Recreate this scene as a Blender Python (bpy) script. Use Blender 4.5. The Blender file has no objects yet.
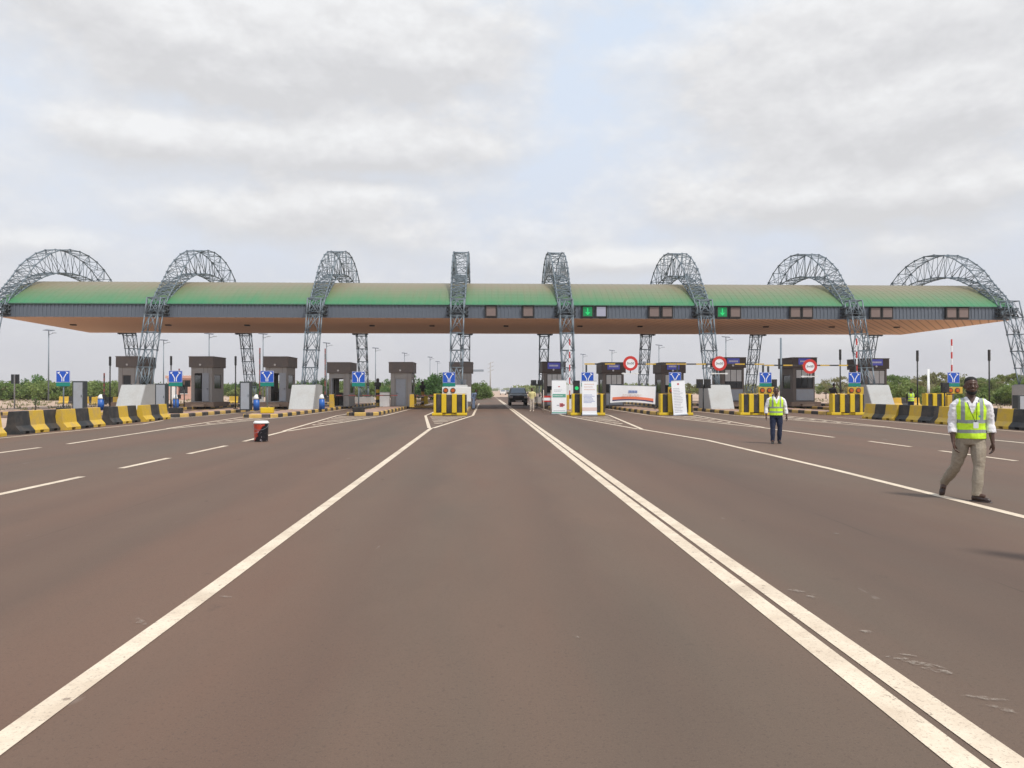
import bpy, bmesh, math, random
from mathutils import Vector, Matrix, Euler
random.seed(11)
S = bpy.context.scene
COL = S.collection
PI = math.pi
rad = math.radians

# ------------------------------------------------------------------ camera
FPX = 760.0; CAMH = 1.5; YAW = math.atan(26/760.0)
cd = bpy.data.cameras.new('camera'); cam = bpy.data.objects.new('camera', cd); COL.objects.link(cam)
cd.sensor_width = 36; cd.lens = FPX/1024*36; cd.clip_end = 20000; cd.clip_start = .05
cam.location = (0, 0, CAMH); cam.rotation_euler = (rad(90)+math.atan(6/760.0), 0, -YAW)
S.camera = cam

def PX(px, Y):
    "world X of the point seen in image column px at forward distance Y"
    t = (px-512)/FPX; s, c = math.sin(YAW), math.cos(YAW)
    return Y*(s+t*c)/(c-t*s)

# ------------------------------------------------------------------ materials
def newmat(name):
    m = bpy.data.materials.new(name); m.use_nodes = True
    nt = m.node_tree; b = nt.nodes['Principled BSDF']
    return m, nt, b
def N(nt, t, **kw):
    n = nt.nodes.new(t)
    for k, v in kw.items():
        if k.startswith('i_'): n.inputs[int(k[2:]) if k[2:].isdigit() else k[2:].replace('_', ' ')].default_value = v
        else: setattr(n, k, v)
    return n
def L(nt, a, b): nt.links.new(a, b)
def math_n(nt, op, a, b=None, clamp=False):
    n = nt.nodes.new('ShaderNodeMath'); n.operation = op; n.use_clamp = clamp
    for i, v in enumerate((a, b)):
        if v is None: continue
        if isinstance(v, (int, float)): n.inputs[i].default_value = v
        else: nt.links.new(v, n.inputs[i])
    return n.outputs[0]
def ramp(nt, fac, stops):
    r = nt.nodes.new('ShaderNodeValToRGB'); e = r.color_ramp.elements
    while len(e) > 1: e.remove(e[-1])
    for i, (p, c) in enumerate(stops):
        q = e[0] if i == 0 else e.new(p)
        q.position = p; q.color = (c[0], c[1], c[2], 1) if not isinstance(c, (int, float)) else (c, c, c, 1)
    nt.links.new(fac, r.inputs[0]); return r.outputs[0]
def mix(nt, f, a, b, kind='MIX'):
    n = nt.nodes.new('ShaderNodeMix'); n.data_type = 'RGBA'; n.blend_type = kind
    if isinstance(f, (int, float)): n.inputs[0].default_value = f
    else: nt.links.new(f, n.inputs[0])
    for i, v in ((6, a), (7, b)):
        if isinstance(v, tuple): n.inputs[i].default_value = (v[0], v[1], v[2], 1)
        else: nt.links.new(v, n.inputs[i])
    return n.outputs[2]
def noise(nt, vec, scale, detail=4, rough=.55, dist=0):
    n = nt.nodes.new('ShaderNodeTexNoise'); n.inputs['Scale'].default_value = scale
    n.inputs['Detail'].default_value = detail; n.inputs['Roughness'].default_value = rough
    n.inputs['Distortion'].default_value = dist
    if vec is not None: nt.links.new(vec, n.inputs['Vector'])
    return n.outputs['Fac']
def mapping(nt, vec, scale=(1, 1, 1), loc=(0, 0, 0), rot=(0, 0, 0)):
    n = nt.nodes.new('ShaderNodeMapping'); n.inputs['Scale'].default_value = scale
    n.inputs['Location'].default_value = loc; n.inputs['Rotation'].default_value = rot
    nt.links.new(vec, n.inputs['Vector']); return n.outputs[0]
def bump(nt, b, h, strength=.3, dist=.02):
    n = nt.nodes.new('ShaderNodeBump'); n.inputs['Strength'].default_value = strength
    n.inputs['Distance'].default_value = dist
    nt.links.new(h, n.inputs['Height']); nt.links.new(n.outputs[0], b.inputs['Normal'])

def dirty(name, col, rough=.6, metal=0, var=.18, scale=1.5, dirt=(.30, .20, .14), amt=.25, bmp=.1, spec=.5):
    m, nt, b = newmat(name)
    tc = N(nt, 'ShaderNodeTexCoord'); g = N(nt, 'ShaderNodeNewGeometry')
    p = g.outputs['Position']
    n1 = noise(nt, p, scale, 6, .6)
    n2 = noise(nt, p, scale*9, 4, .6)
    lo = tuple(c*(1-var) for c in col); hi = tuple(min(1, c*(1+var)) for c in col)
    c = mix(nt, ramp(nt, n2, [(.3, 0.), (.7, 1.)]), lo, hi)
    f = ramp(nt, n1, [(.45, 0.), (.75, amt)])
    c = mix(nt, f, c, dirt)
    L(nt, c, b.inputs['Base Color']); b.inputs['Roughness'].default_value = rough
    b.inputs['Metallic'].default_value = metal
    b.inputs['Specular IOR Level'].default_value = spec
    if bmp: bump(nt, b, n2, bmp, .01)
    return m

M = {}
M['galv'] = dirty('galvanised_steel', (.165, .205, .235), .5, .15, .2, 2, (.16, .14, .13), .3, 0)
M['steel_dark'] = dirty('dark_steel', (.05, .06, .065), .5, .2, .2, 2, (.1, .08, .07), .3, 0)
M['black'] = dirty('black_paint', (.014, .015, .016), .55, 0, .3, 3, (.12, .09, .06), .3, .05)
M['blackp'] = dirty('black_barrier_paint', (.022, .023, .024), .65, 0, .3, 2.5, (.16, .12, .09), .45, .15)
M['yellow'] = dirty('yellow_paint', (.62, .40, .03), .6, 0, .12, 2.5, (.42, .29, .15), .75, .12)
M['yellow_b'] = dirty('bright_yellow_paint', (.72, .50, .012), .45, 0, .08, 2, (.5, .33, .08), .3, .05)
M['white'] = dirty('white_paint', (.78, .78, .76), .5, 0, .04, 3, (.5, .44, .38), .2, 0)
M['concrete'] = dirty('pale_concrete', (.44, .445, .435), .8, 0, .07, 1.4, (.33, .29, .25), .35, .15)
M['booth'] = dirty('booth_panel', (.37, .355, .335), .55, 0, .08, 2, (.30, .22, .16), .35, .05)
M['booth_dk'] = dirty('booth_fascia', (.165, .145, .135), .6, 0, .1, 2, (.26, .20, .15), .35, .05)
M['booth_br'] = dirty('booth_fascia_brown', (.075, .055, .048), .55, 0, .1, 2, (.12, .08, .06), .3, .05)
M['booth_r'] = dirty('booth_brown_panel', (.15, .125, .11), .55, 0, .1, 2, (.22, .16, .12), .35, .05)
M['grey_door'] = dirty('grey_panel', (.36, .39, .43), .45, .1, .06, 2, (.3, .24, .2), .25, 0)
M['glass'] = dirty('dark_glass', (.02, .022, .025), .08, 0, .2, 2, (.1, .08, .06), .1, 0)
M['blind'] = dirty('window_blind', (.60, .60, .59), .5, 0, .06, 3, (.3, .25, .2), .2, 0)
M['blue'] = dirty('blue_plastic', (.015, .11, .42), .4, 0, .1, 2, (.2, .2, .3), .2, 0)
M['sign_blue'] = dirty('blue_sign_sheet', (.008, .085, .50), .4, 0, .05, 2, (.1, .15, .4), .1, 0)
M['sign_green'] = dirty('green_sign_sheet', (.0, .22, .17), .4, 0, .05, 2, (.1, .2, .15), .1, 0)
M['sign_white'] = dirty('white_sign_sheet', (.85, .86, .88), .45, 0, .03, 2, (.6, .6, .6), .1, 0)
M['red'] = dirty('red_paint', (.58, .035, .028), .45, 0, .1, 2, (.4, .15, .1), .2, 0)
M['red_backlit'] = dirty('backlit_red_paint', (.24, .06, .05), .6, 0, .2, 3, (.2, .12, .1), .3, 0)  # darker, browner boom red: backlit shade put into the colour
M['orange'] = dirty('amber_lens', (.50, .10, .01), .25, 0, .1, 3, (.3, .1, .02), .1, 0)
M['kerb_c'] = dirty('kerb_dusty_yellow', (.60, .40, .10), .75, 0, .15, 2.5, (.45, .29, .20), .6, .15)
M['kerb_k'] = dirty('kerb_dusty_black', (.035, .033, .032), .75, 0, .2, 2.5, (.28, .19, .14), .5, .15)
M['paver'] = dirty('island_paving', (.33, .21, .16), .85, 0, .12, 1.2, (.40, .27, .20), .6, .2)
M['brick'] = dirty('step_brown', (.28, .20, .15), .85, 0, .15, 2, (.2, .14, .1), .5, .2)
M['pink'] = dirty('pink_render', (.62, .38, .30), .85, 0, .06, .8, (.5, .33, .25), .3, .1)
M['skin'] = dirty('dark_brown_skin', (.080, .038, .024), .38, 0, .08, 8, (.09, .04, .03), .2, .05)
M['hair'] = dirty('black_hair', (.008, .007, .007), .8, 0, .3, 60, (.02, .02, .02), .2, .5)
M['shirt'] = dirty('white_cotton', (.80, .78, .80), .85, 0, .04, 6, (.7, .68, .68), .2, .25)
M['khaki'] = dirty('khaki_cotton', (.33, .28, .215), .9, 0, .15, 5, (.22, .16, .11), .5, .5)
M['navy'] = dirty('navy_cotton', (.018, .026, .060), .9, 0, .2, 5, (.04, .05, .09), .4, .4)
M['shoe'] = dirty('brown_leather', (.030, .014, .010), .4, 0, .2, 10, (.07, .04, .03), .3, .1)
M['palecloth'] = dirty('pale_yellow_cloth', (.66, .58, .26), .9, 0, .08, 5, (.5, .45, .3), .3, .3)
M['beige'] = dirty('beige_cloth', (.58, .50, .42), .9, 0, .08, 5, (.5, .4, .3), .3, .3)
M['blackcloth'] = dirty('black_cloth', (.014, .013, .015), .9, 0, .2, 5, (.04, .03, .03), .3, .3)
M['bluecloth'] = dirty('grey_blue_cloth', (.16, .21, .32), .9, 0, .1, 5, (.12, .15, .2), .3, .3)
M['eyewhite'] = dirty('eye_white', (.55, .5, .45), .3, 0, .02, 2, (.5, .45, .4), .1, 0)
M['bark'] = dirty('bark', (.11, .085, .065), .95, 0, .3, 4, (.06, .05, .04), .5, .6)
M['solar'] = dirty('solar_cell', (.02, .03, .06), .2, 0, .1, 2, (.1, .1, .12), .2, 0)
M['tyre'] = dirty('rubber', (.02, .02, .02), .85, 0, .1, 3, (.1, .08, .06), .4, .1)
M['carpaint'] = dirty('dark_grey_car_paint', (.065, .066, .07), .25, .4, .05, 2, (.15, .12, .1), .2, 0)
M['carglass'] = dirty('car_glass', (.16, .19, .22), .08, .5, .05, 2, (.1, .1, .12), .1, 0)
M['ledge'] = dirty('screen_frame', (.02, .018, .017), .6, 0, .1, 2, (.06, .04, .03), .2, 0)
M['screen'] = dirty('unlit_led_panel', (.20, .15, .135), .6, 0, .12, 25, (.25, .18, .15), .3, 0)

# fascia: grey ribbed cladding
def mk_fascia():
    m, nt, b = newmat('ribbed_grey_cladding')
    g = N(nt, 'ShaderNodeNewGeometry'); p = g.outputs['Position']
    n1 = noise(nt, mapping(nt, p, (.35, .35, 2)), 1, 5)
    c = mix(nt, n1, (.115, .138, .170), (.145, .168, .200))
    L(nt, c, b.inputs['Base Color']); b.inputs['Roughness'].default_value = .45; b.inputs['Metallic'].default_value = .2
    return m
M['fascia'] = mk_fascia()
def mk_roof():
    m, nt, b = newmat('green_roof_sheet')
    g = N(nt, 'ShaderNodeNewGeometry'); p = g.outputs['Position']
    n1 = noise(nt, mapping(nt, p, (3.0, .25, .25)), 1, 5)
    n2 = noise(nt, mapping(nt, p, (.25, .5, .5)), 1, 5)
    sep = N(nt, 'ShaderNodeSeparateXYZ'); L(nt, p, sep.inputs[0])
    # tan sky reflection, with dust, painted into the upper sheets; ragged lower limit
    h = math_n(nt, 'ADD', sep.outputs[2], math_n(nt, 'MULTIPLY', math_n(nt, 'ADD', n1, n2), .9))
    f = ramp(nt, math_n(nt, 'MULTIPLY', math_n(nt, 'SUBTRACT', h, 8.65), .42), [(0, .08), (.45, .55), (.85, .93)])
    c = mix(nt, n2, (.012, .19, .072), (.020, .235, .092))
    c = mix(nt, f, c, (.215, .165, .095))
    L(nt, c, b.inputs['Base Color']); b.inputs['Roughness'].default_value = .42; b.inputs['Metallic'].default_value = 0
    b.inputs['Specular IOR Level'].default_value = .38
    return m
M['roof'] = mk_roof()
def mk_soffit():
    m, nt, b = newmat('timber_look_soffit')
    g = N(nt, 'ShaderNodeNewGeometry'); p = g.outputs['Position']
    r = mapping(nt, p, (1, 1, 1), (0, 0, 0), (0, 0, rad(35)))
    w = N(nt, 'ShaderNodeTexWave', wave_type='BANDS', bands_direction='X', i_Scale=.55, i_Distortion=.0)
    L(nt, r, w.inputs[0])
    n1 = noise(nt, mapping(nt, r, (2, .2, 1)), 1.2, 5)
    c = mix(nt, n1, (.78, .48, .31), (.90, .60, .41))
    c = mix(nt, ramp(nt, w.outputs['Fac'], [(.0, .7), (.14, .0)]), c, (.34, .19, .12))
    L(nt, c, b.inputs['Base Color']); b.inputs['Roughness'].default_value = .6
    return m
M['soffit'] = mk_soffit()
def mk_asphalt():
    m, nt, b = newmat('dusty_asphalt')
    g = N(nt, 'ShaderNodeNewGeometry'); p = g.outputs['Position']
    big = noise(nt, mapping(nt, p, (.32, .055, 1)), 1, 5, .6, .3)
    mid = noise(nt, mapping(nt, p, (1.1, .35, 1)), 1, 6, .62)
    fine = noise(nt, p, 45, 5, .8)
    grit = noise(nt, p, 160, 3, .8)
    c = mix(nt, ramp(nt, big, [(.36, 0.), (.62, 1.)]), (.122, .089, .066), (.152, .090, .063))
    c = mix(nt, ramp(nt, mid, [(.38, .0), (.72, .32)]), c, (.178, .120, .086))
    # darker worn lane, right of the double line and left of the first lane line
    sep = N(nt, 'ShaderNodeSeparateXYZ'); L(nt, p, sep.inputs[0])
    def strip(x0, w, a):
        d = math_n(nt, 'ABSOLUTE', math_n(nt, 'SUBTRACT', math_n(nt, 'ADD', sep.outputs[0], math_n(nt, 'MULTIPLY', mid, .8)), x0+.4))
        return ramp(nt, math_n(nt, 'DIVIDE', d, w), [(0, a), (1, 0.)])
    for x0, w, a in ((4.1, 1.7, .5), (-4.3, 1.0, .28), (-1.0, .45, .22), (.75, .45, .22), (3.1, .4, .2), (-5.6, .45, .2), (-3.4, .45, .2), (8.6, 1.6, .2), (-9.6, 1.4, .15)):
        c = mix(nt, strip(x0, w, a), c, (.078, .054, .043))
    c = mix(nt, ramp(nt, fine, [(.38, .5), (.47, .0), (.53, 0.), (.62, .25)]), c, (.070, .050, .040))
    c = mix(nt, ramp(nt, grit, [(.58, 0.), (.68, .35)]), c, (.30, .23, .18))
    # small dark tar spots and pale scuffs
    vo = N(nt, 'ShaderNodeTexVoronoi', feature='F1', i_Scale=.9, i_Randomness=1); L(nt, mapping(nt, p, (1, .8, 1)), vo.inputs['Vector'])
    c = mix(nt, ramp(nt, vo.outputs['Distance'], [(.016, .85), (.028, 0.)]), c, (.03, .022, .018))
    # paving joints along the road and a few drips
    jn = math_n(nt, 'ADD', sep.outputs[0], math_n(nt, 'MULTIPLY', math_n(nt, 'SUBTRACT', noise(nt, p, .8, 4), .5), .10))
    for x0, a in ((-4.55, .4), (4.0, .4), (8.7, .5), (-9.6, .5)):
        d = math_n(nt, 'ABSOLUTE', math_n(nt, 'SUBTRACT', jn, x0))
        c = mix(nt, math_n(nt, 'MULTIPLY', ramp(nt, d, [(.006, a), (.016, 0.)]), ramp(nt, mid, [(.42, 0.), (.55, 1.)])), c, (.045, .032, .026))
    dr = noise(nt, mapping(nt, p, (1, .7, 1)), 2.3, 6, .7)
    c = mix(nt, ramp(nt, dr, [(.64, 0.), (.72, .45)]), c, (.072, .052, .042))
    sc = noise(nt, mapping(nt, p, (3.2, .9, 1)), 1.3, 3, .5)
    c = mix(nt, ramp(nt, sc, [(.73, 0.), (.80, .5)]), c, (.34, .29, .25))
    L(nt, c, b.inputs['Base Color']); b.inputs['Roughness'].default_value = .82
    b.inputs['Specular IOR Level'].default_value = .3
    bump(nt, b, fine, .35, .006)
    return m
M['asphalt'] = mk_asphalt()
def mk_line():
    m, nt, b = newmat('worn_road_paint')
    g = N(nt, 'ShaderNodeNewGeometry'); p = g.outputs['Position']
    a = noise(nt, p, 2.2, 6, .7); f = noise(nt, p, 60, 4, .8)
    c = mix(nt, ramp(nt, a, [(.38, 0.), (.62, .7)]), (.72, .61, .47), (.52, .41, .30))
    c = mix(nt, ramp(nt, f, [(.55, 0.), (.64, .55)]), c, (.25, .19, .15))
    ch = noise(nt, p, 14, 8, .75)
    c = mix(nt, ramp(nt, ch, [(.60, 0.), (.64, .8)]), c, (.17, .12, .09))
    ty = noise(nt, mapping(nt, p, (.5, .9, 1)), 1.1, 5)
    c = mix(nt, ramp(nt, ty, [(.55, 0.), (.7, .35)]), c, (.30, .23, .17))
    L(nt, c, b.inputs['Base Color']); b.inputs['Roughness'].default_value = .7
    return m
M['line'] = mk_line()
def mk_earth():
    m, nt, b = newmat('sandy_laterite_earth')
    g = N(nt, 'ShaderNodeNewGeometry'); p = g.outputs['Position']
    a = noise(nt, p, .03, 6, .6); c2 = noise(nt, p, .5, 6, .65); f = noise(nt, p, 7, 4, .7)
    c = mix(nt, ramp(nt, a, [(.35, 0.), (.65, 1.)]), (.48, .35, .26), (.40, .27, .19))
    c = mix(nt, ramp(nt, c2, [(.45, 0.), (.7, .6)]), c, (.56, .45, .35))
    c = mix(nt, ramp(nt, f, [(.6, 0.), (.75, .4)]), c, (.22, .16, .10))
    L(nt, c, b.inputs['Base Color']); b.inputs['Roughness'].default_value = .95
    bump(nt, b, c2, .4, .15)
    return m
M['earth'] = mk_earth()
def mk_leaf(name, lo, hi, tr=.4):
    m, nt, b = newmat(name)
    g = N(nt, 'ShaderNodeNewGeometry'); oi = N(nt, 'ShaderNodeObjectInfo')
    n1 = noise(nt, g.outputs['Position'], .9, 3)
    f = math_n(nt, 'ADD', math_n(nt, 'MULTIPLY', n1, .9), math_n(nt, 'MULTIPLY', oi.outputs['Random'], .35))
    c = mix(nt, ramp(nt, f, [(.35, 0.), (.85, 1.)]), lo, hi)
    L(nt, c, b.inputs['Base Color']); b.inputs['Roughness'].default_value = .6
    b.inputs['Specular IOR Level'].default_value = .2
    tl = N(nt, 'ShaderNodeBsdfTranslucent'); L(nt, c, tl.inputs[0])
    ms = N(nt, 'ShaderNodeMixShader'); ms.inputs[0].default_value = tr
    L(nt, b.outputs[0], ms.inputs[1]); L(nt, tl.outputs[0], ms.inputs[2])
    L(nt, ms.outputs[0], nt.nodes['Material Output'].inputs[0])
    return m
M['leaf_a'] = mk_leaf('acacia_leaves', (.110, .170, .040), (.285, .310, .115))
M['leaf_b'] = mk_leaf('shrub_leaves', (.125, .195, .050), (.255, .320, .105))
M['leaf_c'] = mk_leaf('dry_leaves', (.175, .180, .080), (.330, .305, .155))
M['leaf_d'] = mk_leaf('deep_green_leaves', (.060, .130, .036), (.140, .240, .070))
def mk_emit(name, col, s):
    m, nt, b = newmat(name); b.inputs['Base Color'].default_value = (*[c*.3 for c in col], 1)
    b.inputs['Emission Color'].default_value = (*col, 1); b.inputs['Emission Strength'].default_value = s
    return m
M['lit_green'] = mk_emit('lit_green_arrow', (.02, .8, .22), .55)
M['lit_pale'] = mk_emit('lit_pale_panel', (.55, .55, .68), .35)
M['lit_white'] = mk_emit('lit_white_lamp', (1, .95, .85), .8)
def mk_vest():
    m, nt, b = newmat('hi_vis_cloth')
    tc = N(nt, 'ShaderNodeTexCoord'); sep = N(nt, 'ShaderNodeSeparateXYZ'); L(nt, tc.outputs['Object'], sep.inputs[0])
    x, y, z = sep.outputs
    def band(v, c, w): return math_n(nt, 'LESS_THAN', math_n(nt, 'ABSOLUTE', math_n(nt, 'SUBTRACT', v, c)), w)
    wob = noise(nt, tc.outputs['Object'], 5, 3)
    zz = math_n(nt, 'ADD', z, math_n(nt, 'MULTIPLY', math_n(nt, 'SUBTRACT', wob, .5), .03))
    ax = math_n(nt, 'ABSOLUTE', x)
    hor = math_n(nt, 'MAXIMUM', band(zz, 1.125, .024), band(zz, .985, .024))
    ver = math_n(nt, 'MULTIPLY', band(ax, .115, .024), math_n(nt, 'GREATER_THAN', z, 1.12))
    f = math_n(nt, 'MAXIMUM', hor, ver)
    zip_ = math_n(nt, 'MULTIPLY', band(x, 0, .006), math_n(nt, 'LESS_THAN', y, 0))
    n1 = noise(nt, tc.outputs['Object'], 9, 4)
    c = mix(nt, n1, (.50, .86, .015), (.74, 1.0, .05))
    c = mix(nt, zip_, c, (.25, .42, .05))
    c = mix(nt, f, c, (.30, .33, .33))
    L(nt, c, b.inputs['Base Color']); b.inputs['Roughness'].default_value = .7
    bump(nt, b, n1, .5, .02)
    return m
M['vest'] = mk_vest()

# ------------------------------------------------------------------ mesh builder
class MB:
    def __init__(s): s.v = []; s.f = []; s.mi = []; s.sm = []
    def add(s, vs, fs, mi=0, smooth=False):
        o = len(s.v); s.v += [tuple(v) for v in vs]
        for f in fs: s.f.append([i+o for i in f]); s.mi.append(mi); s.sm.append(smooth)
    def box(s, c, d, mi=0, rot=None, bev=0):
        hx, hy, hz = d[0]/2, d[1]/2, d[2]/2
        R = Euler(rot).to_matrix() if rot else None
        if bev <= 0:
            P = [(-hx, -hy, -hz), (hx, -hy, -hz), (hx, hy, -hz), (-hx, hy, -hz), (-hx, -hy, hz), (hx, -hy, hz), (hx, hy, hz), (-hx, hy, hz)]
            F = [(0, 3, 2, 1), (4, 5, 6, 7), (0, 1, 5, 4), (1, 2, 6, 5), (2, 3, 7, 6), (3, 0, 4, 7)]
        else:
            b_ = bmesh.new(); bmesh.ops.create_cube(b_, size=1)
            for v in b_.verts: v.co = Vector((v.co.x*d[0], v.co.y*d[1], v.co.z*d[2]))
            bmesh.ops.bevel(b_, geom=b_.edges[:], offset=bev, segments=2, affect='EDGES', profile=.5)
            P = [tuple(v.co) for v in b_.verts]; b_.verts.index_update()
            F = [[v.index for v in f.verts] for f in b_.faces]; b_.free()
        Q = []
        for p in P:
            q = Vector(p)
            if R: q = R @ q
            Q.append((q.x+c[0], q.y+c[1], q.z+c[2]))
        s.add(Q, F, mi)
    def b2(s, x0, x1, y0, y1, z0, z1, mi=0, bev=0):
        s.box(((x0+x1)/2, (y0+y1)/2, (z0+z1)/2), (abs(x1-x0), abs(y1-y0), abs(z1-z0)), mi, None, bev)
    def tube(s, pts, r, seg=8, mi=0, flat=1.0, caps=True, smooth=True):
        pts = [Vector(p) for p in pts]; n = len(pts)
        rs = r if isinstance(r, (list, tuple)) else [r]*n
        t0 = (pts[1]-pts[0]).normalized()
        up = Vector((0, 0, 1)) if abs(t0.z) < .9 else Vector((1, 0, 0))
        u = t0.cross(up).normalized(); rings = []
        for i in range(n):
            t = (pts[min(i+1, n-1)]-pts[max(i-1, 0)]).normalized()
            u = (u - t*u.dot(t)).normalized(); w = t.cross(u)
            rings.append([pts[i]+(u*math.cos(a)+w*math.sin(a)*flat)*rs[i] for a in (2*PI*k/seg for k in range(seg))])
        V = [p for R in rings for p in R]; F = []
        for i in range(n-1):
            for k in range(seg):
                a = i*seg+k; b_ = i*seg+(k+1) % seg
                F.append((a, b_, b_+seg, a+seg))
        if caps: F.append(tuple(range(seg-1, -1, -1))); F.append(tuple((n-1)*seg+k for k in range(seg)))
        s.add(V, F, mi, smooth)
    def rings(s, rr, seg=20, mi=0, smooth=True):
        "horizontal elliptic rings (z, cx, cy, rx, ry)"
        V = []; F = []
        for (z, cx, cy, rx, ry) in rr:
            for k in range(seg):
                a = 2*PI*k/seg; V.append((cx+rx*math.cos(a), cy+ry*math.sin(a), z))
        n = len(rr)
        for i in range(n-1):
            for k in range(seg):
                a = i*seg+k; b_ = i*seg+(k+1) % seg
                F.append((a, b_, b_+seg, a+seg))
        F.append(tuple(range(seg-1, -1, -1))); F.append(tuple((n-1)*seg+k for k in range(seg)))
        s.add(V, F, mi, smooth)
    def prism_x(s, prof, x0, x1, mi=0, smooth=False):
        "closed profile of (y, z) swept along x"
        n = len(prof); V = [(x0, y, z) for y, z in prof]+[(x1, y, z) for y, z in prof]
        F = [(i, (i+1) % n, (i+1) % n+n, i+n) for i in range(n)]
        F += [tuple(range(n-1, -1, -1)), tuple(range(n, 2*n))]
        s.add(V, F, mi, smooth)
    def prism_y(s, prof, y0, y1, mi=0):
        n = len(prof); V = [(x, y0, z) for x, z in prof]+[(x, y1, z) for x, z in prof]
        F = [(i, (i+1) % n, (i+1) % n+n, i+n) for i in range(n)]
        F += [tuple(range(n-1, -1, -1)), tuple(range(n, 2*n))]
        s.add(V, F, mi)
    def disc(s, c, r, thick, mi=0, seg=24, axis='y'):
        V = []
        for dy in (0, thick):
            for k in range(seg):
                a = 2*PI*k/seg
                V.append((c[0]+r*math.cos(a), c[1]+dy, c[2]+r*math.sin(a)) if axis == 'y' else (c[0]+r*math.cos(a), c[1]+r*math.sin(a), c[2]+dy) if axis == 'z' else (c[0]+dy, c[1]+r*math.cos(a), c[2]+r*math.sin(a)))
        F = [(k, (k+1) % seg, (k+1) % seg+seg, k+seg) for k in range(seg)]+[tuple(range(seg-1, -1, -1)), tuple(range(seg, 2*seg))]
        s.add(V, F, mi)
    def mesh(s, name, mats):
        me = bpy.data.meshes.new(name); me.from_pydata(s.v, [], s.f)
        for m in (mats if isinstance(mats, (list, tuple)) else [mats]): me.materials.append(m)
        me.polygons.foreach_set('material_index', s.mi); me.polygons.foreach_set('use_smooth', s.sm)
        bm = bmesh.new(); bm.from_mesh(me); bmesh.ops.recalc_face_normals(bm, faces=bm.faces[:]); bm.to_mesh(me); bm.free()
        me.update(); return me
    def build(s, name, mats, parent=None, loc=None):
        o = bpy.data.objects.new(name, s.mesh(name, mats)); COL.objects.link(o)
        if parent: o.parent = parent
        if loc: o.location = loc
        return o
def tag(o, label=None, cat=None, group=None, kind=None):
    if label: o['label'] = label
    if cat: o['category'] = cat
    if group: o['group'] = group
    if kind: o['kind'] = kind
    return o
def empty(name, loc, rz=0, **kw):
    o = bpy.data.objects.new(name, None); COL.objects.link(o); o.location = loc; o.rotation_euler = (0, 0, rz)
    o.empty_display_size = .2
    return tag(o, **kw)
def copy_tree(o, parent=None):
    c = o.copy(); COL.objects.link(c); c.parent = parent
    for ch in list(o.children): copy_tree(ch, c)
    return c
def struct(mb, name, mat): return tag(mb.build(name, mat), kind='structure')
ORD = ['first', 'second', 'third', 'fourth', 'fifth', 'sixth', 'seventh', 'eighth', 'ninth', 'tenth', 'eleventh', 'twelfth', 'thirteenth', 'fourteenth', 'fifteenth', 'sixteenth', 'seventeenth', 'eighteenth', 'nineteenth', 'twentieth']
# ------------------------------------------------------------------ ground, road, markings
ISL = [-29.5, -23.8, -17.5, -12.3, -7.3, -2.15, 5.9, 11.0, 16.1, 21.3, 27.0, 32.6]
HW = .95
g = MB(); n = 40
g.add([(-4000, -300, -.03), (4000, -300, -.03), (4000, 8000, -.03), (-4000, 8000, -.03)], [(0, 1, 2, 3)])
struct(g, 'ground', M['earth'])
r = MB()
P_ = [(-16.6, -12), (21.0, -12), (21.0, 37), (37, 47), (37, 95), (9, 130), (7, 166), (-5, 166), (-6, 130), (-33.5, 95), (-33.5, 47), (-17.2, 37)]
r.add([(x, y, 0) for x, y in P_], [tuple(range(len(P_)))])
struct(r, 'road', M['asphalt'])
mk = MB()
Z1 = .004
def line(pts, w=.14):
    pts = [Vector((p[0], p[1], 0)) for p in pts]; Lf = []; Rt = []
    for i, p in enumerate(pts):
        a = (pts[i]-pts[i-1]).normalized() if i else (pts[1]-pts[0]).normalized()
        b = (pts[i+1]-pts[i]).normalized() if i < len(pts)-1 else a
        t = (a+b).normalized(); nrm = Vector((-t.y, t.x, 0)); k = w/2/max(.4, nrm.dot(Vector((-a.y, a.x, 0))))
        Lf.append(p+nrm*k); Rt.append(p-nrm*k)
    V = [(q.x, q.y, Z1) for q in Lf]+[(q.x, q.y, Z1) for q in Rt]; m = len(pts)
    mk.add(V, [(m+i, m+i+1, i+1, i) for i in range(m-1)])
line([(1.935, -10), (1.915, 12), (1.915, 118)], .145); line([(2.125, -10), (2.105, 12), (2.105, 118)], .145)
for k in range(3): line([(1.95, 124+k*14), (1.95, 129+k*14)], .14)
GW = 1.38
def gore(xi, y0, y1=44.5, yend=84, w=.14, left_from=None):
    # the two arms stop short of the apex and are joined by the single line's end
    for s in (-1, 1):
        line([(xi+s*(w*.5+.01), y0), (xi+s*GW, y1), (xi+s*GW, yend)], w)
    L_ = y1-y0; k = 0; y = y0+L_*.30
    while y < y1-.8:
        f = (y-y0)/L_; hw = GW*f-.22
        if hw > .12:
            mk.add([(xi-hw, y, Z1), (xi, y-1.2*hw/GW-.15, Z1), (xi, y-1.2*hw/GW+.25, Z1), (xi-hw, y+.35, Z1)], [(0, 1, 2, 3)])
            mk.add([(xi+hw, y, Z1), (xi, y-1.2*hw/GW-.15, Z1), (xi, y-1.2*hw/GW+.25, Z1), (xi+hw, y+.35, Z1)], [(3, 2, 1, 0)])
        y += 1.7
gore(-2.15, 30); line([(-2.05, -10), (-2.06, 6), (-2.15, 29.99)])
gore(5.9, 29); line([(6.2, -10), (6.35, 8.8), (6.54, 14), (6.6, 22.5), (5.9, 28.99)])
gore(-7.3, 28); line([(-7.05, 22.4), (-7.3, 27.99)])
for a, b in ((-2, .6), (3.4, 6.0), (7.2, 9.4), (11, 13.4), (14.8, 17), (18.1, 20.7)): line([(-6.98, a), (-6.98, b)])
gore(-12.3, 30); line([(-11.6, 21.5), (-12.3, 29.99)])
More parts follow.
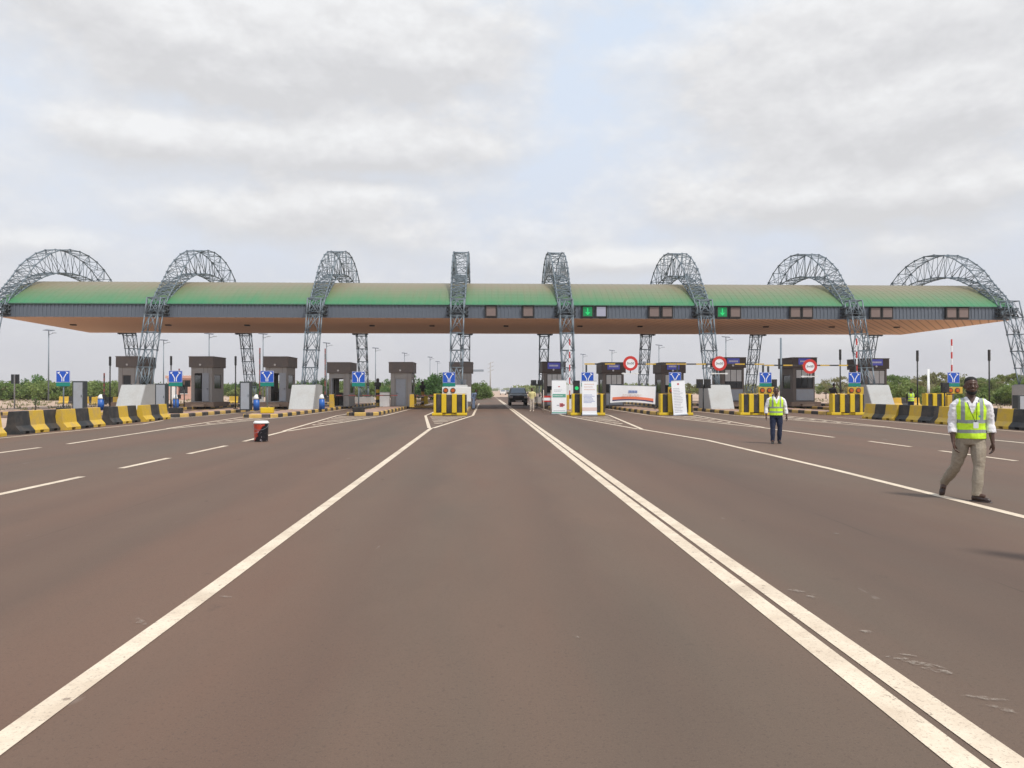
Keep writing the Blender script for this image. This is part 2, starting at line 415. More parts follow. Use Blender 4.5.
for a, b in ((-3, 0), (3, 6.0), (8, 10.4), (12.4, 15), (17, 20.2)): line([(-11.6, a), (-11.6, b)])
gore(-17.5, 38)
gore(11.0, 30); line([(11.0, 23.7), (11.0, 29.99)])
for a, b in ((0, 2.5), (4, 6.5), (8, 10.4), (11.9, 14.2), (15.7, 18.4), (19.7, 21.9)): line([(11.2, a), (11.2, b)])
gore(16.1, 30); line([(15.4, 24.5), (16.1, 29.99)])
for a, b in ((4, 6.5), (8, 10.4), (12, 14.4), (16, 18.4), (20.3, 22.4)): line([(15.2, a), (15.2, b)])
line([(-15.15, -10), (-15.1, 34), (-15.9, 38)], .12); line([(19.2, -10), (19.2, 41)], .12)
struct(mk, 'road_markings', M['line'])

# pale paint and dust scuffs beside the double line
sm_, snt, sb = newmat('pale_scuff'); sgm = N(snt, 'ShaderNodeNewGeometry'); sb.inputs['Base Color'].default_value = (.42, .36, .30, 1); sb.inputs['Roughness'].default_value = .8
L(snt, ramp(snt, noise(snt, sgm.outputs['Position'], 16, 6, .75), [(.46, 0.), (.66, .6)]), sb.inputs['Alpha'])
sc_ = MB(); rs_ = random.Random(6)
for (px, py, l, w_) in [(800, 595, .22, .07), (872, 637, .16, .06), (915, 668, .30, .07), (935, 676, .16, .05), (985, 705, .2, .06), (1000, 716, .15, .05), (812, 600, .10, .04), (905, 660, .12, .03), (140, 618, .2, .05), (225, 594, .15, .04), (640, 508, .16, .10), (655, 513, .1, .05), (835, 536, .12, .03), (575, 637, .08, .03)]:
    Yd = CAMH*FPX/(py-390); x_ = PX(px, Yd); a_ = rs_.uniform(.2, 1.0)
    P = []
    for k in range(12):
        t_ = 2*PI*k/12; r1 = rs_.uniform(.5, 1.2); u = .52*l*math.cos(t_)*r1; v = .6*w_*math.sin(t_)*r1
        P.append((x_+u*math.cos(a_)-v*math.sin(a_), Yd-(u*math.sin(a_)+v*math.cos(a_)), .0065))
    sc_.add(P, [tuple(range(11, -1, -1))])
struct(sc_, 'road_scuffs', sm_)
# ------------------------------------------------------------------ traffic islands
lane_words_L = ['far left', 'second from the left', 'third from the left', 'fourth from the left', 'fifth from the left', 'left of the centre lane']
def side_name(i):
    return ['outermost left', 'second left', 'third left', 'fourth left', 'fifth left', 'centre-left', 'centre-right', 'second right', 'third right', 'fourth right', 'fifth right', 'outermost right'][i]
def island(i, x, y0, y1):
    root = empty('traffic_island', (x, y0, 0), label='long raised kerbed island under the %s toll booth' % side_name(i), cat='traffic island', group='kerbed islands between the toll lanes')
    H = .2
    # pavement sheet inside a kerb of painted stones
    pm = MB(); r_ = HW-.15
    pts = [(-r_, HW), (-r_*.8, HW*.45), (-r_*.4, .22), (r_*.4, .22), (r_*.8, HW*.45), (r_, HW), (r_, y1-y0-.2), (-r_, y1-y0-.2)]
    m = len(pts)
    pm.add([(a, b, .0) for a, b in pts]+[(a, b, H-.012) for a, b in pts], [tuple(range(m, 2*m))]+[(k, (k+1) % m, (k+1) % m+m, k+m) for k in range(m)])
    pm.build('paving', M['paver'], root)
    km = MB()
    def stone(p, q, mi):
        p = Vector((*p, 0)); q = Vector((*q, 0)); d = (q-p); l = d.length; d.normalize(); nr = Vector((-d.y, d.x, 0))
        a = p+d*.004; b = q-d*.004; t = .145
        V = []
        for z, ins in ((0, 0), (H*.8, .0), (H, .03)):
            V += [a-nr*(-ins)*1, b+nr*ins, b+nr*t, a+nr*t]
            for k in (-4, -3, -2, -1): V[k] = (V[k].x, V[k].y, z)
        km.add(V, [(0, 1, 5, 4), (1, 2, 6, 5), (2, 3, 7, 6), (3, 0, 4, 7), (4, 5, 9, 8), (5, 6, 10, 9), (6, 7, 11, 10), (7, 4, 8, 11), (8, 9, 10, 11)], mi)
    nose = [(-HW, HW), (-HW*.75, HW*.35), (-HW*.35, 0), (HW*.35, 0), (HW*.75, HW*.35), (HW, HW)]
    for k in range(len(nose)-1): stone(nose[k], nose[k+1], k % 2)
    for s in (1, -1):
        y = HW; k = 1
        while y < y1-y0-.3:
            ln = 1.0
            if s > 0: stone((HW, y), (HW, y+ln), k % 2)
            else: stone((-HW, y+ln), (-HW, y), k % 2)
            y += ln; k += 1
    km.build('kerb', [M['kerb_c'], M['kerb_k']], root)
    return root
NOSE = [42, 42, 42, 41, 44.4, 45.4, 45.4, 45.4, 45.0, 45.0, 45.0, 45.0]
for i, x in enumerate(ISL): island(i, x, NOSE[i], 86)

# ------------------------------------------------------------------ toll booths
def booth(i, px, W, H, kind):
    Y = 61.0
    x = ISL[i]; D = 2.7; raised = .55 if H > 4 else .2
    if kind == 'left': x = PX(px, Y)
    root = empty('toll_booth', (x, Y, .188))
    z0 = raised-.2
    if z0 > .1:
        b = MB(); b.b2(-W/2-.35, W/2+.3, -.5, D+.4, 0.0, z0)
        b.b2(-.5, .5, -.9, -.502, 0.0, z0*.55)
        b.build('plinth', M['brick'], root)
    wall = M['booth'] if kind == 'left' else M['booth_r']; par = M['booth_dk'] if kind == 'left' else M['booth_br']
    Hh = H-.2; pz = Hh-.82
    # body made of wall panels around real openings
    b = MB(); t = .09
    def wall_open(axis, u0, u1, c, holes):
        "panel between u0..u1, from z0 to pz with rectangular holes [(a0,a1,h0,h1)] sorted"
        def bx(a0, a1, h0, h1):
            if a1-a0 < .005 or h1-h0 < .005: return
            if axis == 'x': b.b2(a0, a1, c, c+t, h0, h1)
            else: b.b2(c, c+t, a0, a1, h0, h1)
        a = u0
        for (a0, a1, h0, h1) in holes:
            bx(a, a0, z0, pz); bx(a0, a1, z0, h0); bx(a0, a1, h1, pz); a = a1
        bx(a, u1, z0, pz)
    hw = W/2
    front_holes = []; side_holes = [(.55, D-.6, z0+1.05, z0+2.2)]
    if kind == 'left':
        if i == 0: front_holes = [(-.45, .2, z0+1.3, z0+2.15)]
        elif i == 1: front_holes = [(-.55, .05, z0+.06, z0+2.3)]
        elif i == 2: front_holes = [(-.42, .25, z0+.06, z0+2.3)]
        elif i == 3: front_holes = [(-.45, .35, z0+.06, z0+2.25)]
        elif i == 4: front_holes = [(-.42, .4, z0+.06, z0+2.2)]
        else: front_holes = [(-.40, .42, z0+.06, z0+2.2)]
    else:
        front_holes = [(-hw+.22, hw-.14, z0+1.1, pz-.1)]
    wall_open('x', -hw, hw, 0, front_holes)
    wall_open('x', -hw, hw, D-t, [(-hw+.3, hw-.3, z0+1.1, z0+2.2)])
    for c in (-hw, hw-t):
        wall_open('y', t, D-t, c, side_holes)
    b.b2(-hw+t, hw-t, t, D-t, z0, z0+.05)
    b.build('wall', wall, root)
    # vertical cladding joints, proud strips
    if kind == 'left':
        j = MB()
        for k in range(1, 5):
            xx = -hw+W*k/5
            if any(h[0]-.03 < xx < h[1]+.03 for h in front_holes): continue
            j.b2(xx-.012, xx+.012, -.006, 0.0, z0, pz)
        if j.v: j.build('cladding_joint', M['booth_dk'], root)
    p = MB(); o = .14
    p.b2(-hw-o, hw+o, -o, D+o, pz, Hh, 0, .02)
    par_o = p.build('roof', par, root)
    c = MB(); c.b2(-hw-o-.02, hw+o+.02, -o-.02, D+o+.02, Hh, Hh+.05); c.build('coping', par, par_o)
    l = MB(); l.disc((-.05, -o-.07, pz+.2), .075, .068, 0, 12); l.build('lamp', M['lit_white'] if False else M['white'], root)
    def window(a0, a1, h0, h1, yy, blind=0, side=None, frame=.05):
        f = MB()
        if side is None:
            f.b2(a0, a1, yy-.01, yy+.05, h0, h0+frame); f.b2(a0, a1, yy-.01, yy+.05, h1-frame, h1)
            f.b2(a0, a0+frame, yy-.01, yy+.05, h0+frame, h1-frame); f.b2(a1-frame, a1, yy-.01, yy+.05, h0+frame, h1-frame)
            if kind == 'right':
                for q in (.34, .67): xm = a0+(a1-a0)*q; f.b2(xm-.02, xm+.02, yy-.008, yy+.048, h0+frame, h1-frame)
        else:
            for (q0, q1, k0, k1) in ((a0, a1, h0, h0+frame), (a0, a1, h1-frame, h1), (a0, a0+frame, h0+frame, h1-frame), (a1-frame, a1, h0+frame, h1-frame)):
                f.b2(side, side+.05, q0, q1, k0, k1)
        w = f.build('window', M['black'] if kind == 'right' else M['booth_dk'], root)
        gl = MB()
        if side is None: gl.b2(a0+frame, a1-frame, yy+.02, yy+.03, h0+frame, h1-frame)
        else: gl.b2(side+.02, side+.03, a0+frame, a1-frame, h0+frame, h1-frame)
        gl.build('pane', M['glass'], w)
        if blind:
            bl = MB(); hb = h1-frame-(h1-h0)*blind
            bl.b2(a0+frame+.005, a1-frame-.005, yy+.0, yy+.018, hb, h1-frame-.004)
            for k in range(int((h1-frame-hb)/.12)): bl.b2(a0+frame+.01, a1-frame-.01, yy-.006, yy+.0, hb+.03+k*.12, hb+.045+k*.12)
            bl.build('roller_blind', M['blind'], w)
        return w
    if kind == 'left':
        fh = front_holes[0]
        if i == 0: window(*fh, .02)
        else:
            d = MB()
            if i in (4, 5): d.b2(fh[0]+.02, fh[1]-.02, .03, .07, fh[2]+.01, fh[3]-.02)
            elif i in (1, 2): d.b2(fh[1]+.02, fh[1]+.55, -.075, -.03, fh[2], fh[3])
            else: d.b2(fh[0]-.03, fh[0]+.02, -.72, -.01, fh[2], fh[3])
            dr = d.build('door', M['grey_door'], root)
            h = MB()
            if i in (4, 5): h.tube([(fh[0]+.08, .0, z0+1.05), (fh[0]+.2, .0, z0+1.05)], .014); h.box((fh[0]+.08, .01, z0+1.05), (.03, .035, .12))
            elif i in (1, 2): h.tube([(fh[1]+.48, -.1, z0+1.05), (fh[1]+.36, -.1, z0+1.05)], .014); h.box((fh[1]+.48, -.085, z0+1.05), (.03, .02, .12))
            else: h.tube([(fh[0]+.05, -.65, z0+1.05), (fh[0]+.05, -.53, z0+1.05)], .014)
            h.build('handle', M['steel_dark'], dr)
            # desk seen inside through the open door
            if i in (1, 2, 3):
                k = MB(); k.b2(-hw+.2, hw-.2, D-.8, D-.15, z0+.72, z0+.77); k.b2(-hw+.25, -hw+.3, D-.75, D-.2, z0+.05, z0+.72); k.b2(hw-.3, hw-.25, D-.75, D-.2, z0+.05, z0+.72)
                k.build('desk', M['brick'], root)
    else:
        fh = front_holes[0]
        window(*fh, .02, blind=[.62, .5, .55, .6, .42, .7][i-6])
        lp = MB(); lp.b2(-hw+.25, hw-.1, -.03, -.002, z0+.12, z0+1.02); lp.build('lower_panel', M['grey_door'], root)
        sg = MB(); sx = -.02; sg.b2(sx-.5, sx+.5, -o-.05, -o-.002, pz+.28, pz+.78)
        sn = sg.build('name_board', M['sign_blue_pale'], root)
        tx = MB(); random.seed(40+i); q = sx-.36
        while q < sx+.34:
            w_ = random.uniform(.05, .09); tx.b2(q, min(q+w_, sx+.38), -o-.055, -o-.051, pz+.47, pz+.60); q += w_+.03
        tx.build('lettering', M['sign_white'], sn)
    window(*side_holes[0], 0, side=(hw-.06 if kind == 'left' else -hw+.01))
    window(*side_holes[0], 0, side=(-hw+.01 if kind == 'left' else hw-.06))
    return root
m_, nt_, b_ = newmat('violet_blue_board'); b_.inputs['Base Color'].default_value = (.12, .14, .68, 1); b_.inputs['Roughness'].default_value = .4
M['sign_blue_pale'] = m_
bl = [(0, 128.5, 1.6, 4.13), (1, 201.5, 1.62, 4.13), (2, 276, 1.68, 4.13), (3, 339, 1.58, 3.68), (4, 401, 1.64, 3.7), (5, 461, 1.6, 3.7)]
labsL = ['grey toll booth with one small window and no door in view, leftmost', 'tall grey toll booth with open door and light grey door leaf, beside the pink house',
 'tall grey toll booth behind the blue sign, third booth from the left', 'grey toll booth with a dark open doorway, fourth booth from the left',
 'grey toll booth with a closed grey door, directly right of the striped beacon post', 'narrow grey toll booth behind the lattice leg, left of the open centre lane']
labsR = ['brown topped toll booth behind the white and green roll up banner', 'brown topped toll booth behind the wide white banner',
 'brown topped toll booth behind the tall leaning paper banner', 'brown topped toll booth half hidden by the red ringed sign and concrete block',
 'brown topped toll booth with clear windows, behind the walking person in navy trousers', 'brown topped toll booth behind the rightmost lattice leg and block, furthest right']
for (i, px, W, H) in bl:
    tag(booth(i, px, W, H, 'left'), labsL[i], 'toll booth', 'toll booths')
for k, (px, W, H) in enumerate([(554, 1.6, 3.75), (613.5, 1.68, 3.7), (673, 1.75, 3.7), (733, 1.8, 4.12), (804, 1.78, 4.12), (876, 1.8, 4.05)]):
    ISL_ = PX(px, 61); old = ISL[6+k]; ISL[6+k] = ISL_
    tag(booth(6+k, px, W, H, 'right'), labsR[k], 'toll booth', 'toll booths'); ISL[6+k] = old

# ------------------------------------------------------------------ canopy
CX0, CX1, CY0, CY1, CZ0, CZ1, CZ2 = -36.35, 40.3, 57.1, 72.4, 6.91, 7.88, 10.45
can = empty('toll_canopy', ((CX0+CX1)/2, (CY0+CY1)/2, 0), label='long green barrel roofed toll canopy with grey fascia and timber coloured soffit', cat='canopy')
def local(mb):
    ox, oy = (CX0+CX1)/2, (CY0+CY1)/2
    mb.v = [(x-ox-((y-oy)*.09 if x < -36.0 else 0), y-oy, z) for x, y, z in mb.v]; return mb
rm = MB(); ns = 26; X = [CX0]; step = .45
arc = []
hwY = (CY1-CY0)/2+.12; rise = CZ2-CZ1; R_ = (hwY**2+rise**2)/(2*rise); cz = CZ2-R_; am = math.asin(hwY/R_)
for k in range(ns+1):
    a = -am+2*am*k/ns; arc.append(((CY0+CY1)/2+R_*math.sin(a), cz+R_*math.cos(a)))
def arcs(x, off=0): return [(x, y+off*(y-(CY0+CY1)/2)/R_, z+off*(z-cz)/R_) for y, z in arc]
V = arcs(CX0-.1)+arcs(CX1+.1); m = ns+1
V += arcs(CX0-.1, -.12)+arcs(CX1+.1, -.12)
F = []
for k in range(ns): F += [(k, k+1, m+k+1, m+k), (2*m+k, 3*m+k, 3*m+k+1, 2*m+k+1), (k, 2*m+k, 2*m+k+1, k+1), (m+k, m+k+1, 3*m+k+1, 3*m+k)]
rm.add(V, F, 0, False)
x = CX0+.3
while x < CX1:
    V = arcs(x-.012, 0)+arcs(x-.007, .008)+arcs(x+.007, .008)+arcs(x+.012, 0)
    F = []
    for k in range(ns):
        for j in range(3): F.append((j*m+k, j*m+k+1, (j+1)*m+k+1, (j+1)*m+k))
    rm.add(V, F); x += .5
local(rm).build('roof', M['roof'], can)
fm = MB()
for yy, sgn in ((CY0, -1), (CY1, 1)):
    y0, y1 = (yy, yy+.14) if sgn < 0 else (yy-.14, yy)
    fm.b2(CX0, CX1, y0, y1, CZ0+.001, CZ1+.02)
    x = CX0+(.85 if sgn < 0 else .15)
    while x < CX1-.1:
        ya, yb = (y0-.035, y0) if sgn < 0 else (y1, y1+.035)
        fm.b2(x-.05, x+.05, ya, yb, CZ0+.06, CZ1-.06); x += .28
    ya, yb = (y0-.06, y0) if sgn < 0 else (y1, y1+.06)
    fm.b2(CX0-.02, CX1+.02, ya, yb, CZ1-.055, CZ1+.06); fm.b2(CX0-.02, CX1+.02, ya, yb, CZ0-.02, CZ0+.055)
for xx, s in ((CX0, 1), (CX1, -1)):
    fm.b2(xx, xx+.14*s, CY0+.141, CY1-.141, CZ0+.001, CZ1+.018)
local(fm).build('fascia', M['fascia'], can)
sm = MB(); sm.b2(CX0+.01, CX1-.01, CY0+.01, CY1-.01, CZ0-.05, CZ0)
local(sm).build('soffit', M['soffit'], can)
gm = MB()
for xx in (CX0, CX1):
    V = [(xx, y, z-.13) for y, z in arc]+[(xx+(.06 if xx < 0 else -.06), y, z-.13) for y, z in arc]
    gm.add(V, [tuple(range(m)), tuple(range(2*m-1, m-1, -1))]+[(k, k+1, m+k+1, m+k) for k in range(m-1)])
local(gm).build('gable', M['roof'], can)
# recessed soffit lights
sl = MB(); sl.b2(-.2, .2, -.18, .18, -.09, 0, 0, .02); slm = sl.mesh('downlight', M['black'])
sp = [73, 168, 247, 372, 432, 506, 580, 640, 766, 832, 897]
for k, px in enumerate(sp):
    yy = 63.2
    o = bpy.data.objects.new('soffit_light', slm); COL.objects.link(o); o.location = (PX(px, yy), yy, CZ0-.052)
    tag(o, 'dark downlight under the canopy soffit, %s from the left' % ORD[k], 'light fitting', 'downlights under the canopy')
# lane signals on the fascia
def lane_signal(px, face, lab):
    t = empty('lane_signal', (PX(px, 57), CY0-.065, 7.40)); tag(t, lab, 'lane signal', 'square lane signals on the canopy edge')
    f = MB(); f.b2(-.45, .45, -.16, -.0, -.46, .46, 0, .02); f.b2(-.45, .45, -.28, -.163, .42, .46)
    fo = f.build('housing', M['ledge'], t)
    d = MB(); d.b2(-.34, .34, -.175, -.162, -.35, .35); d.build('display', {'off': M['screen'], 'green': M['sign_green_dk'], 'grey': M['lit_pale']}[face], t)
    if face == 'green':
        a = MB(); a.b2(-.045, .045, -.185, -.177, -.1, .27); a.add([(-.2, -.185, -.05), (.2, -.185, -.05), (0, -.185, -.28), (-.2, -.177, -.05), (.2, -.177, -.05), (0, -.177, -.28)], [(0, 1, 2), (5, 4, 3), (0, 3, 4, 1), (1, 4, 5, 2), (2, 5, 3, 0)])
        a.build('arrow', M['lit_green'], t)
    return t
m_, nt_, b_ = newmat('dark_green_panel'); b_.inputs['Base Color'].default_value = (.005, .16, .06, 1); b_.inputs['Emission Color'].default_value = (0, .5, .12, 1); b_.inputs['Emission Strength'].default_value = .18; M['sign_green_dk'] = m_
for px, f, lb in [(491, 'off', 'unlit square lane signal right of the centre-left lattice arch'), (528, 'off', 'unlit square lane signal just left of the centre-right lattice arch'),
    (587.5, 'green', 'lane signal showing a green down arrow beside a pale panel'), (601, 'grey', 'lane signal with a lit pale grey face beside the green arrow'),
    (654, 'off', 'unlit lane signal, left one of the pair between green arrow and lattice arch'), (667, 'off', 'unlit lane signal, right one of the pair between green arrow and lattice arch'),
    (722, 'green', 'lane signal with a green arrow close right of the sixth arch'), (735, 'off', 'unlit lane signal beside the green arrow right of the sixth arch'),
    (795, 'off', 'unlit lane signal, left one of the pair left of the seventh arch'), (807, 'off', 'unlit lane signal, right one of the pair left of the seventh arch'),
    (875, 'off', 'unlit lane signal, left one of the pair right of the seventh arch'), (887, 'off', 'unlit lane signal, right one of the pair right of the seventh arch'),
    (951, 'off', 'unlit lane signal, left one of the pair near the canopy end'), (963, 'off', 'unlit lane signal at the right end of the canopy')]:
    lane_signal(px, f, lb)

# ------------------------------------------------------------------ lattice arches
YC = 66.8
OUT = [(10.15, 7.3), (9.25, 8.55), (8.35, 9.35), (7.4, 10.2), (6.15, 11.4), (3.4, 12.9), (0, 13.45)]
INN = [(9.75, 7.5), (8.85, 8.5), (7.7, 9.25), (6.3, 10.0), (4.5, 10.75), (2.4, 11.25), (0, 11.4)]
def catmull(P, t):
    n = len(P)-1; t = max(0., min(.99999, t))*n; i = int(t); f = t-i
    g_ = lambda k: Vector(P[k]) if 0 <= k <= n else (Vector(P[0])*2-Vector(P[1]) if k < 0 else Vector((-P[n-1][0], P[n-1][1])))
    a, b, c, d = g_(i-1), g_(i), g_(i+1), g_(i+2)
    return .5*((2*b)+(c-a)*f+(2*a-5*b+4*c-d)*f*f+(3*b-a-3*c+d)*f**3)
def arch_mesh():
    def lattice(rings, cap=True):
        ch, br = MB(), MB()
        for k in range(len(rings)-1):
            P0, P1 = rings[k], rings[k+1]
            for j in range(4):
                q = (j+1) % 4
                ch.tube([P0[j], P1[j]], .048, 6)
                ch.tube([P0[j], P0[q]], .028, 4)
                if (k+j) % 2: br.tube([P0[j], P1[q]], .024, 4)
                else: br.tube([P0[q], P1[j]], .024, 4)
                if j in (1, 3):
                    mid = (P1[j]+P1[q])/2
                    br.tube([P0[j], mid], .022, 4); br.tube([P0[q], mid], .022, 4)
                ch.box(P0[j], (.12, .12, .12))
        for j in range(4): ch.tube([rings[-1][j], rings[-1][(j+1) % 4]], .04, 4)
        return ch, br
    NB = 28; R = []
    for k in range(NB+1):
        u = k/(NB/2); sg = -1 if u <= 1 else 1; t = u if u <= 1 else 2-u
        o = catmull(OUT, t); i_ = catmull(INN, t); w = .52+.10*t
        R.append([Vector((w, sg*o[0], o[1])), Vector((w, sg*i_[0], i_[1])), Vector((-w, sg*i_[0], i_[1])), Vector((-w, sg*o[0], o[1]))])
    res = [('arch_span', lattice(R))]
    for sg in (-1, 1):
        R = []
        for k in range(7):
            f = k/6; z = .55+(8.25-.55)*f; w = .40+.09*f
            yo = 13.0+(10.6-13.0)*f; yi = 12.2+(9.82-12.2)*f
            R.append([Vector((w, sg*yo, z)), Vector((w, sg*yi, z)), Vector((-w, sg*yi, z)), Vector((-w, sg*yo, z))])
        res.append(('leg', lattice(R)))
    return res
proto = empty('lattice_arch', (0, YC, 0))
for nm, (ch, br) in arch_mesh():
    c_ = ch.build(nm, M['galv'], proto); br.build('bracing', M['galv'], c_)
for sy in (-1, 1):
    bk = MB(); ya = 9.80; yb = 9.0 if sy < 0 else 6.0
    ya *= sy; yb *= sy
    if sy < 0: yb = -9.68
    for dx in (-.62, .62):
        for z in (7.1, 7.7): bk.tube([(dx, ya+.9*(-sy)*0, z), (dx, sy*10.3, z)], .07, 5)
        bk.tube([(dx, ya, 7.1), (dx, sy*10.3, 7.7)], .05, 5); bk.tube([(dx, ya, 7.7), (dx, sy*10.3, 7.1)], .05, 5); bk.tube([(dx, ya, 7.0), (dx, ya, 7.8)], .07, 5)
        if sy > 0:
            bk.tube([(dx, 5.62, 7.3), (dx, 10, 7.4)], .07, 5)
    for z in (7.1, 7.4, 7.7): bk.tube([(-.8, ya, z), (.8, ya, z)], .07, 5)
    bk.tube([(-.8, ya, 7.1), (.8, ya, 7.7)], .05, 5); bk.tube([(-.8, ya, 7.7), (.8, ya, 7.1)], .05, 5)
    bk.build('bracket', M['steel_dark'], proto)
AX = [-35.7, -24.2, -12.6, -2.12, 5.95, 16.4, 27.8, 39.9]
arn = ['leftmost', 'second from the left', 'third from the left', 'just left of the open lane', 'just right of the open lane', 'third from the right', 'second from the right', 'rightmost']
for k, x in enumerate(AX):
    o = proto if k == 0 else copy_tree(proto)
    o.location = (x, YC, 0)
    tag(o, 'grey steel lattice arch over the canopy, '+arn[k], 'arch', 'lattice arches carrying the canopy')
# foundation blocks
def blockmesh(W=1.64):
    b = MB()
    z0, z1 = -.03, 1.86
    V = [(-W/2, 0, z0), (W/2, 0, z0), (W/2, 3.25, z0), (-W/2, 3.25, z0), (-W/2, 1.05, z1), (W/2, 1.05, z1), (W/2, 3.25, z1), (-W/2, 3.25, z1)]
    b.add(V, [(0, 3, 2, 1), (4, 5, 6, 7), (0, 1, 5, 4), (1, 2, 6, 5), (2, 3, 7, 6), (3, 0, 4, 7)])
    b.box((-.5, 2.4, 1.89), (.4, 1.6, .06), 1); b.box((.5, 2.4, 1.89), (.4, 1.6, .06), 1)
    bm = bmesh.new(); me = b.mesh('concrete_block', [M['concrete'], M['steel_dark']]); bm.from_mesh(me)
    bmesh.ops.bevel(bm, geom=[e for e in bm.edges if e.calc_length() > 1.6], offset=.03, segments=2, affect='EDGES'); bm.to_mesh(me); bm.free()
    return me
bm_ = blockmesh()
bn = ['far left', 'behind the left barriers', 'left of the fourth booth', 'left of the open lane', 'right of the open lane', 'under the second ringed sign', 'behind the right barriers', 'far right']
for k, x in enumerate(AX):
    if k in (0, 7): zb = -.03
    for back in (0, 1):
        if back and k in (0, 7): continue
        o = bpy.data.objects.new('concrete_block', bm_); COL.objects.link(o)
        o.location = (x, 52.0 if not back else 81.6, .0 if k in (0, 7) else .0)
        if back: o.rotation_euler = (0, 0, PI); o.scale = (1, 1, .42)
        tag(o, 'sloping concrete foot of a %s arch leg, %s' % ('front' if not back else 'back', bn[k]), 'concrete block', 'concrete feet of the arches')
# ------------------------------------------------------------------ jersey barriers
def jersey_mesh(first, Ln=3.0, stripes=3, H=.82):
    b = MB(); st = Ln/stripes
    def prof(x, cut):
        zb = .10 if cut else 0
        return [(-.30, zb), (-.30, .11), (-.15, .30), (-.085, H-.015), (-.075, H), (.075, H), (.085, H-.015), (.15, .30), (.30, .11), (.30, zb)]
    segs = []
    x = -Ln/2
    for k in range(stripes):
        mi = (k+first) % 2
        a = x+k*st
        segs += [(a, a+st*.35, mi, 0), (a+st*.35, a+st*.62, mi, 1), (a+st*.62, a+st, mi, 0)]
    for a, b_, mi, cut in segs: b.prism_x(prof(a, cut), a, b_, mi)
    bm = bmesh.new(); me = b.mesh('road_barrier', [M['yellow'], M['blackp']]); bm.from_mesh(me)
    bmesh.ops.remove_doubles(bm, verts=bm.verts[:], dist=.0005)
    bm.to_mesh(me); bm.free()
    return me
jm = [jersey_mesh(0), jersey_mesh(1)]
def barrier(x, y, ang, first, lab, grp, sc=1.0):
    o = bpy.data.objects.new('road_barrier', jm[first]); COL.objects.link(o)
    o.location = (x, y, 0); o.rotation_euler = (0, 0, ang); o.scale = (sc, 1, .95)
    return tag(o, lab, 'road barrier', grp)
# left row: px of the segment ends along the front foot
def row(px0, px1, xf0, xf1):
    # y at which line x=xf meets the column
    def sol(px, xf):
        t = (px-512)/FPX; s, c = math.sin(YAW), math.cos(YAW); return xf*(c-t*s)/(s+t*c)
    a = Vector((xf0, sol(px0, xf0), 0)); b = Vector((xf1, sol(px1, xf1), 0)); return a, b
Lrow = [(-52, 8, -15.6, -15.55, 0, 'yellow ended striped road barrier at the left picture edge'),
        (20, 63, -15.6, -15.8, 1, 'black ended striped road barrier, nearest whole one on the left'),
        (67, 106, -15.55, -15.8, 0, 'yellow ended striped road barrier, second whole one on the left'),
        (113, 141, -15.95, -16.25, 1, 'black ended striped road barrier before the white concrete block on the left'),
        (146, 171, -16.0, -16.4, 0, 'yellow ended striped road barrier, farthest of the left row')]
for a0, a1, x0, x1, f, lb in Lrow:
    a, b = row(a0, a1, x0-.31, x1-.31) if False else row(a0, a1, x0, x1)
    mid = (a+b)/2; d = b-a
    barrier(mid.x-.31, mid.y, math.atan2(d.y, d.x), f, lb, 'striped barriers along the left road edge', d.length/3.05)
Rrow = [(861, 893, 19.85, 19.9, 0, 'striped road barrier with yellow ends, farthest of the right row'),
        (894, 930, 20.0, 20.0, 1, 'black ended striped road barrier behind the right row bend'),
        (934, 975, 19.95, 19.95, 0, 'yellow ended striped barrier partly behind the walking person in khaki'),
        (977, 1025, 19.9, 19.9, 1, 'black ended striped barrier right of the person in khaki'),
        (1029, 1090, 19.9, 19.9, 0, 'striped barrier beyond the right picture edge')]
for a0, a1, x0, x1, f, lb in Rrow:
    a, b = row(a0, a1, x0, x1); mid = (a+b)/2; d = a-b
    barrier(mid.x+.31, mid.y, math.atan2(d.y, d.x), f, lb, 'striped barriers along the right road edge', d.length/3.05)
# barriers further back
for k, (px, Y, an, f) in enumerate([(74, 86, .1, 0), (92, 88, -.1, 0), (108, 80, .2, 0), (150, 84, .0, 0), (243, 88, .0, 0), (905, 70, .2, 0), (330, 84, .1, 0)]):
    barrier(PX(px, Y), Y, an, f, 'distant yellow and black barrier beyond the booths, %s from the left' % ORD[[0, 1, 2, 3, 4, 6, 5][k]], 'distant striped barriers')
# low white and yellow kerb blocks seen through the lane left of the centre booth
# ------------------------------------------------------------------ crash cushions at the island noses
def cushion():
    root = empty('crash_cushion', (0, 0, 0))
    f = MB(); W = 1.95
    for x in (-.72, .72): f.b2(x-.30, x+.30, -.04, .62, 0, .17, 0, .03)
    f.b2(-.42, .42, .08, .55, .03, .12)
    f.build('base', M['yellow_b'], root)
    p = MB()
    for x, w in ((-.86, .14), (-.33, .28), (.28, .28), (.82, .16)): p.b2(x-w/2, x+w/2, .0, .5, .172, 1.33, 0, .02)
    p.build('yellow_panel', M['yellow_b'], root)
    q = MB()
    for x, w in ((-.63, .28), (-.03, .30), (.58, .30), (.955, .09)): q.b2(x-w/2, x+w/2, .05, .46, .172, 1.30, 0, .015)
    q.build('black_panel', M['blackp'], root)
    c = MB(); c.b2(-.94, .99, .1, .45, 1.332, 1.36); c.build('cap', M['yellow'], root)
    return root
cp = cushion()
cn = ['left of the open centre lane', 'behind the banner with coloured text', 'behind the tall leaning paper banner',
      'beside the walking person in navy trousers', 'where the right barrier row begins', 'behind the right barrier row, left of the person in khaki']
cush_px = [449.5, 588, 676, 757, 848, 940]
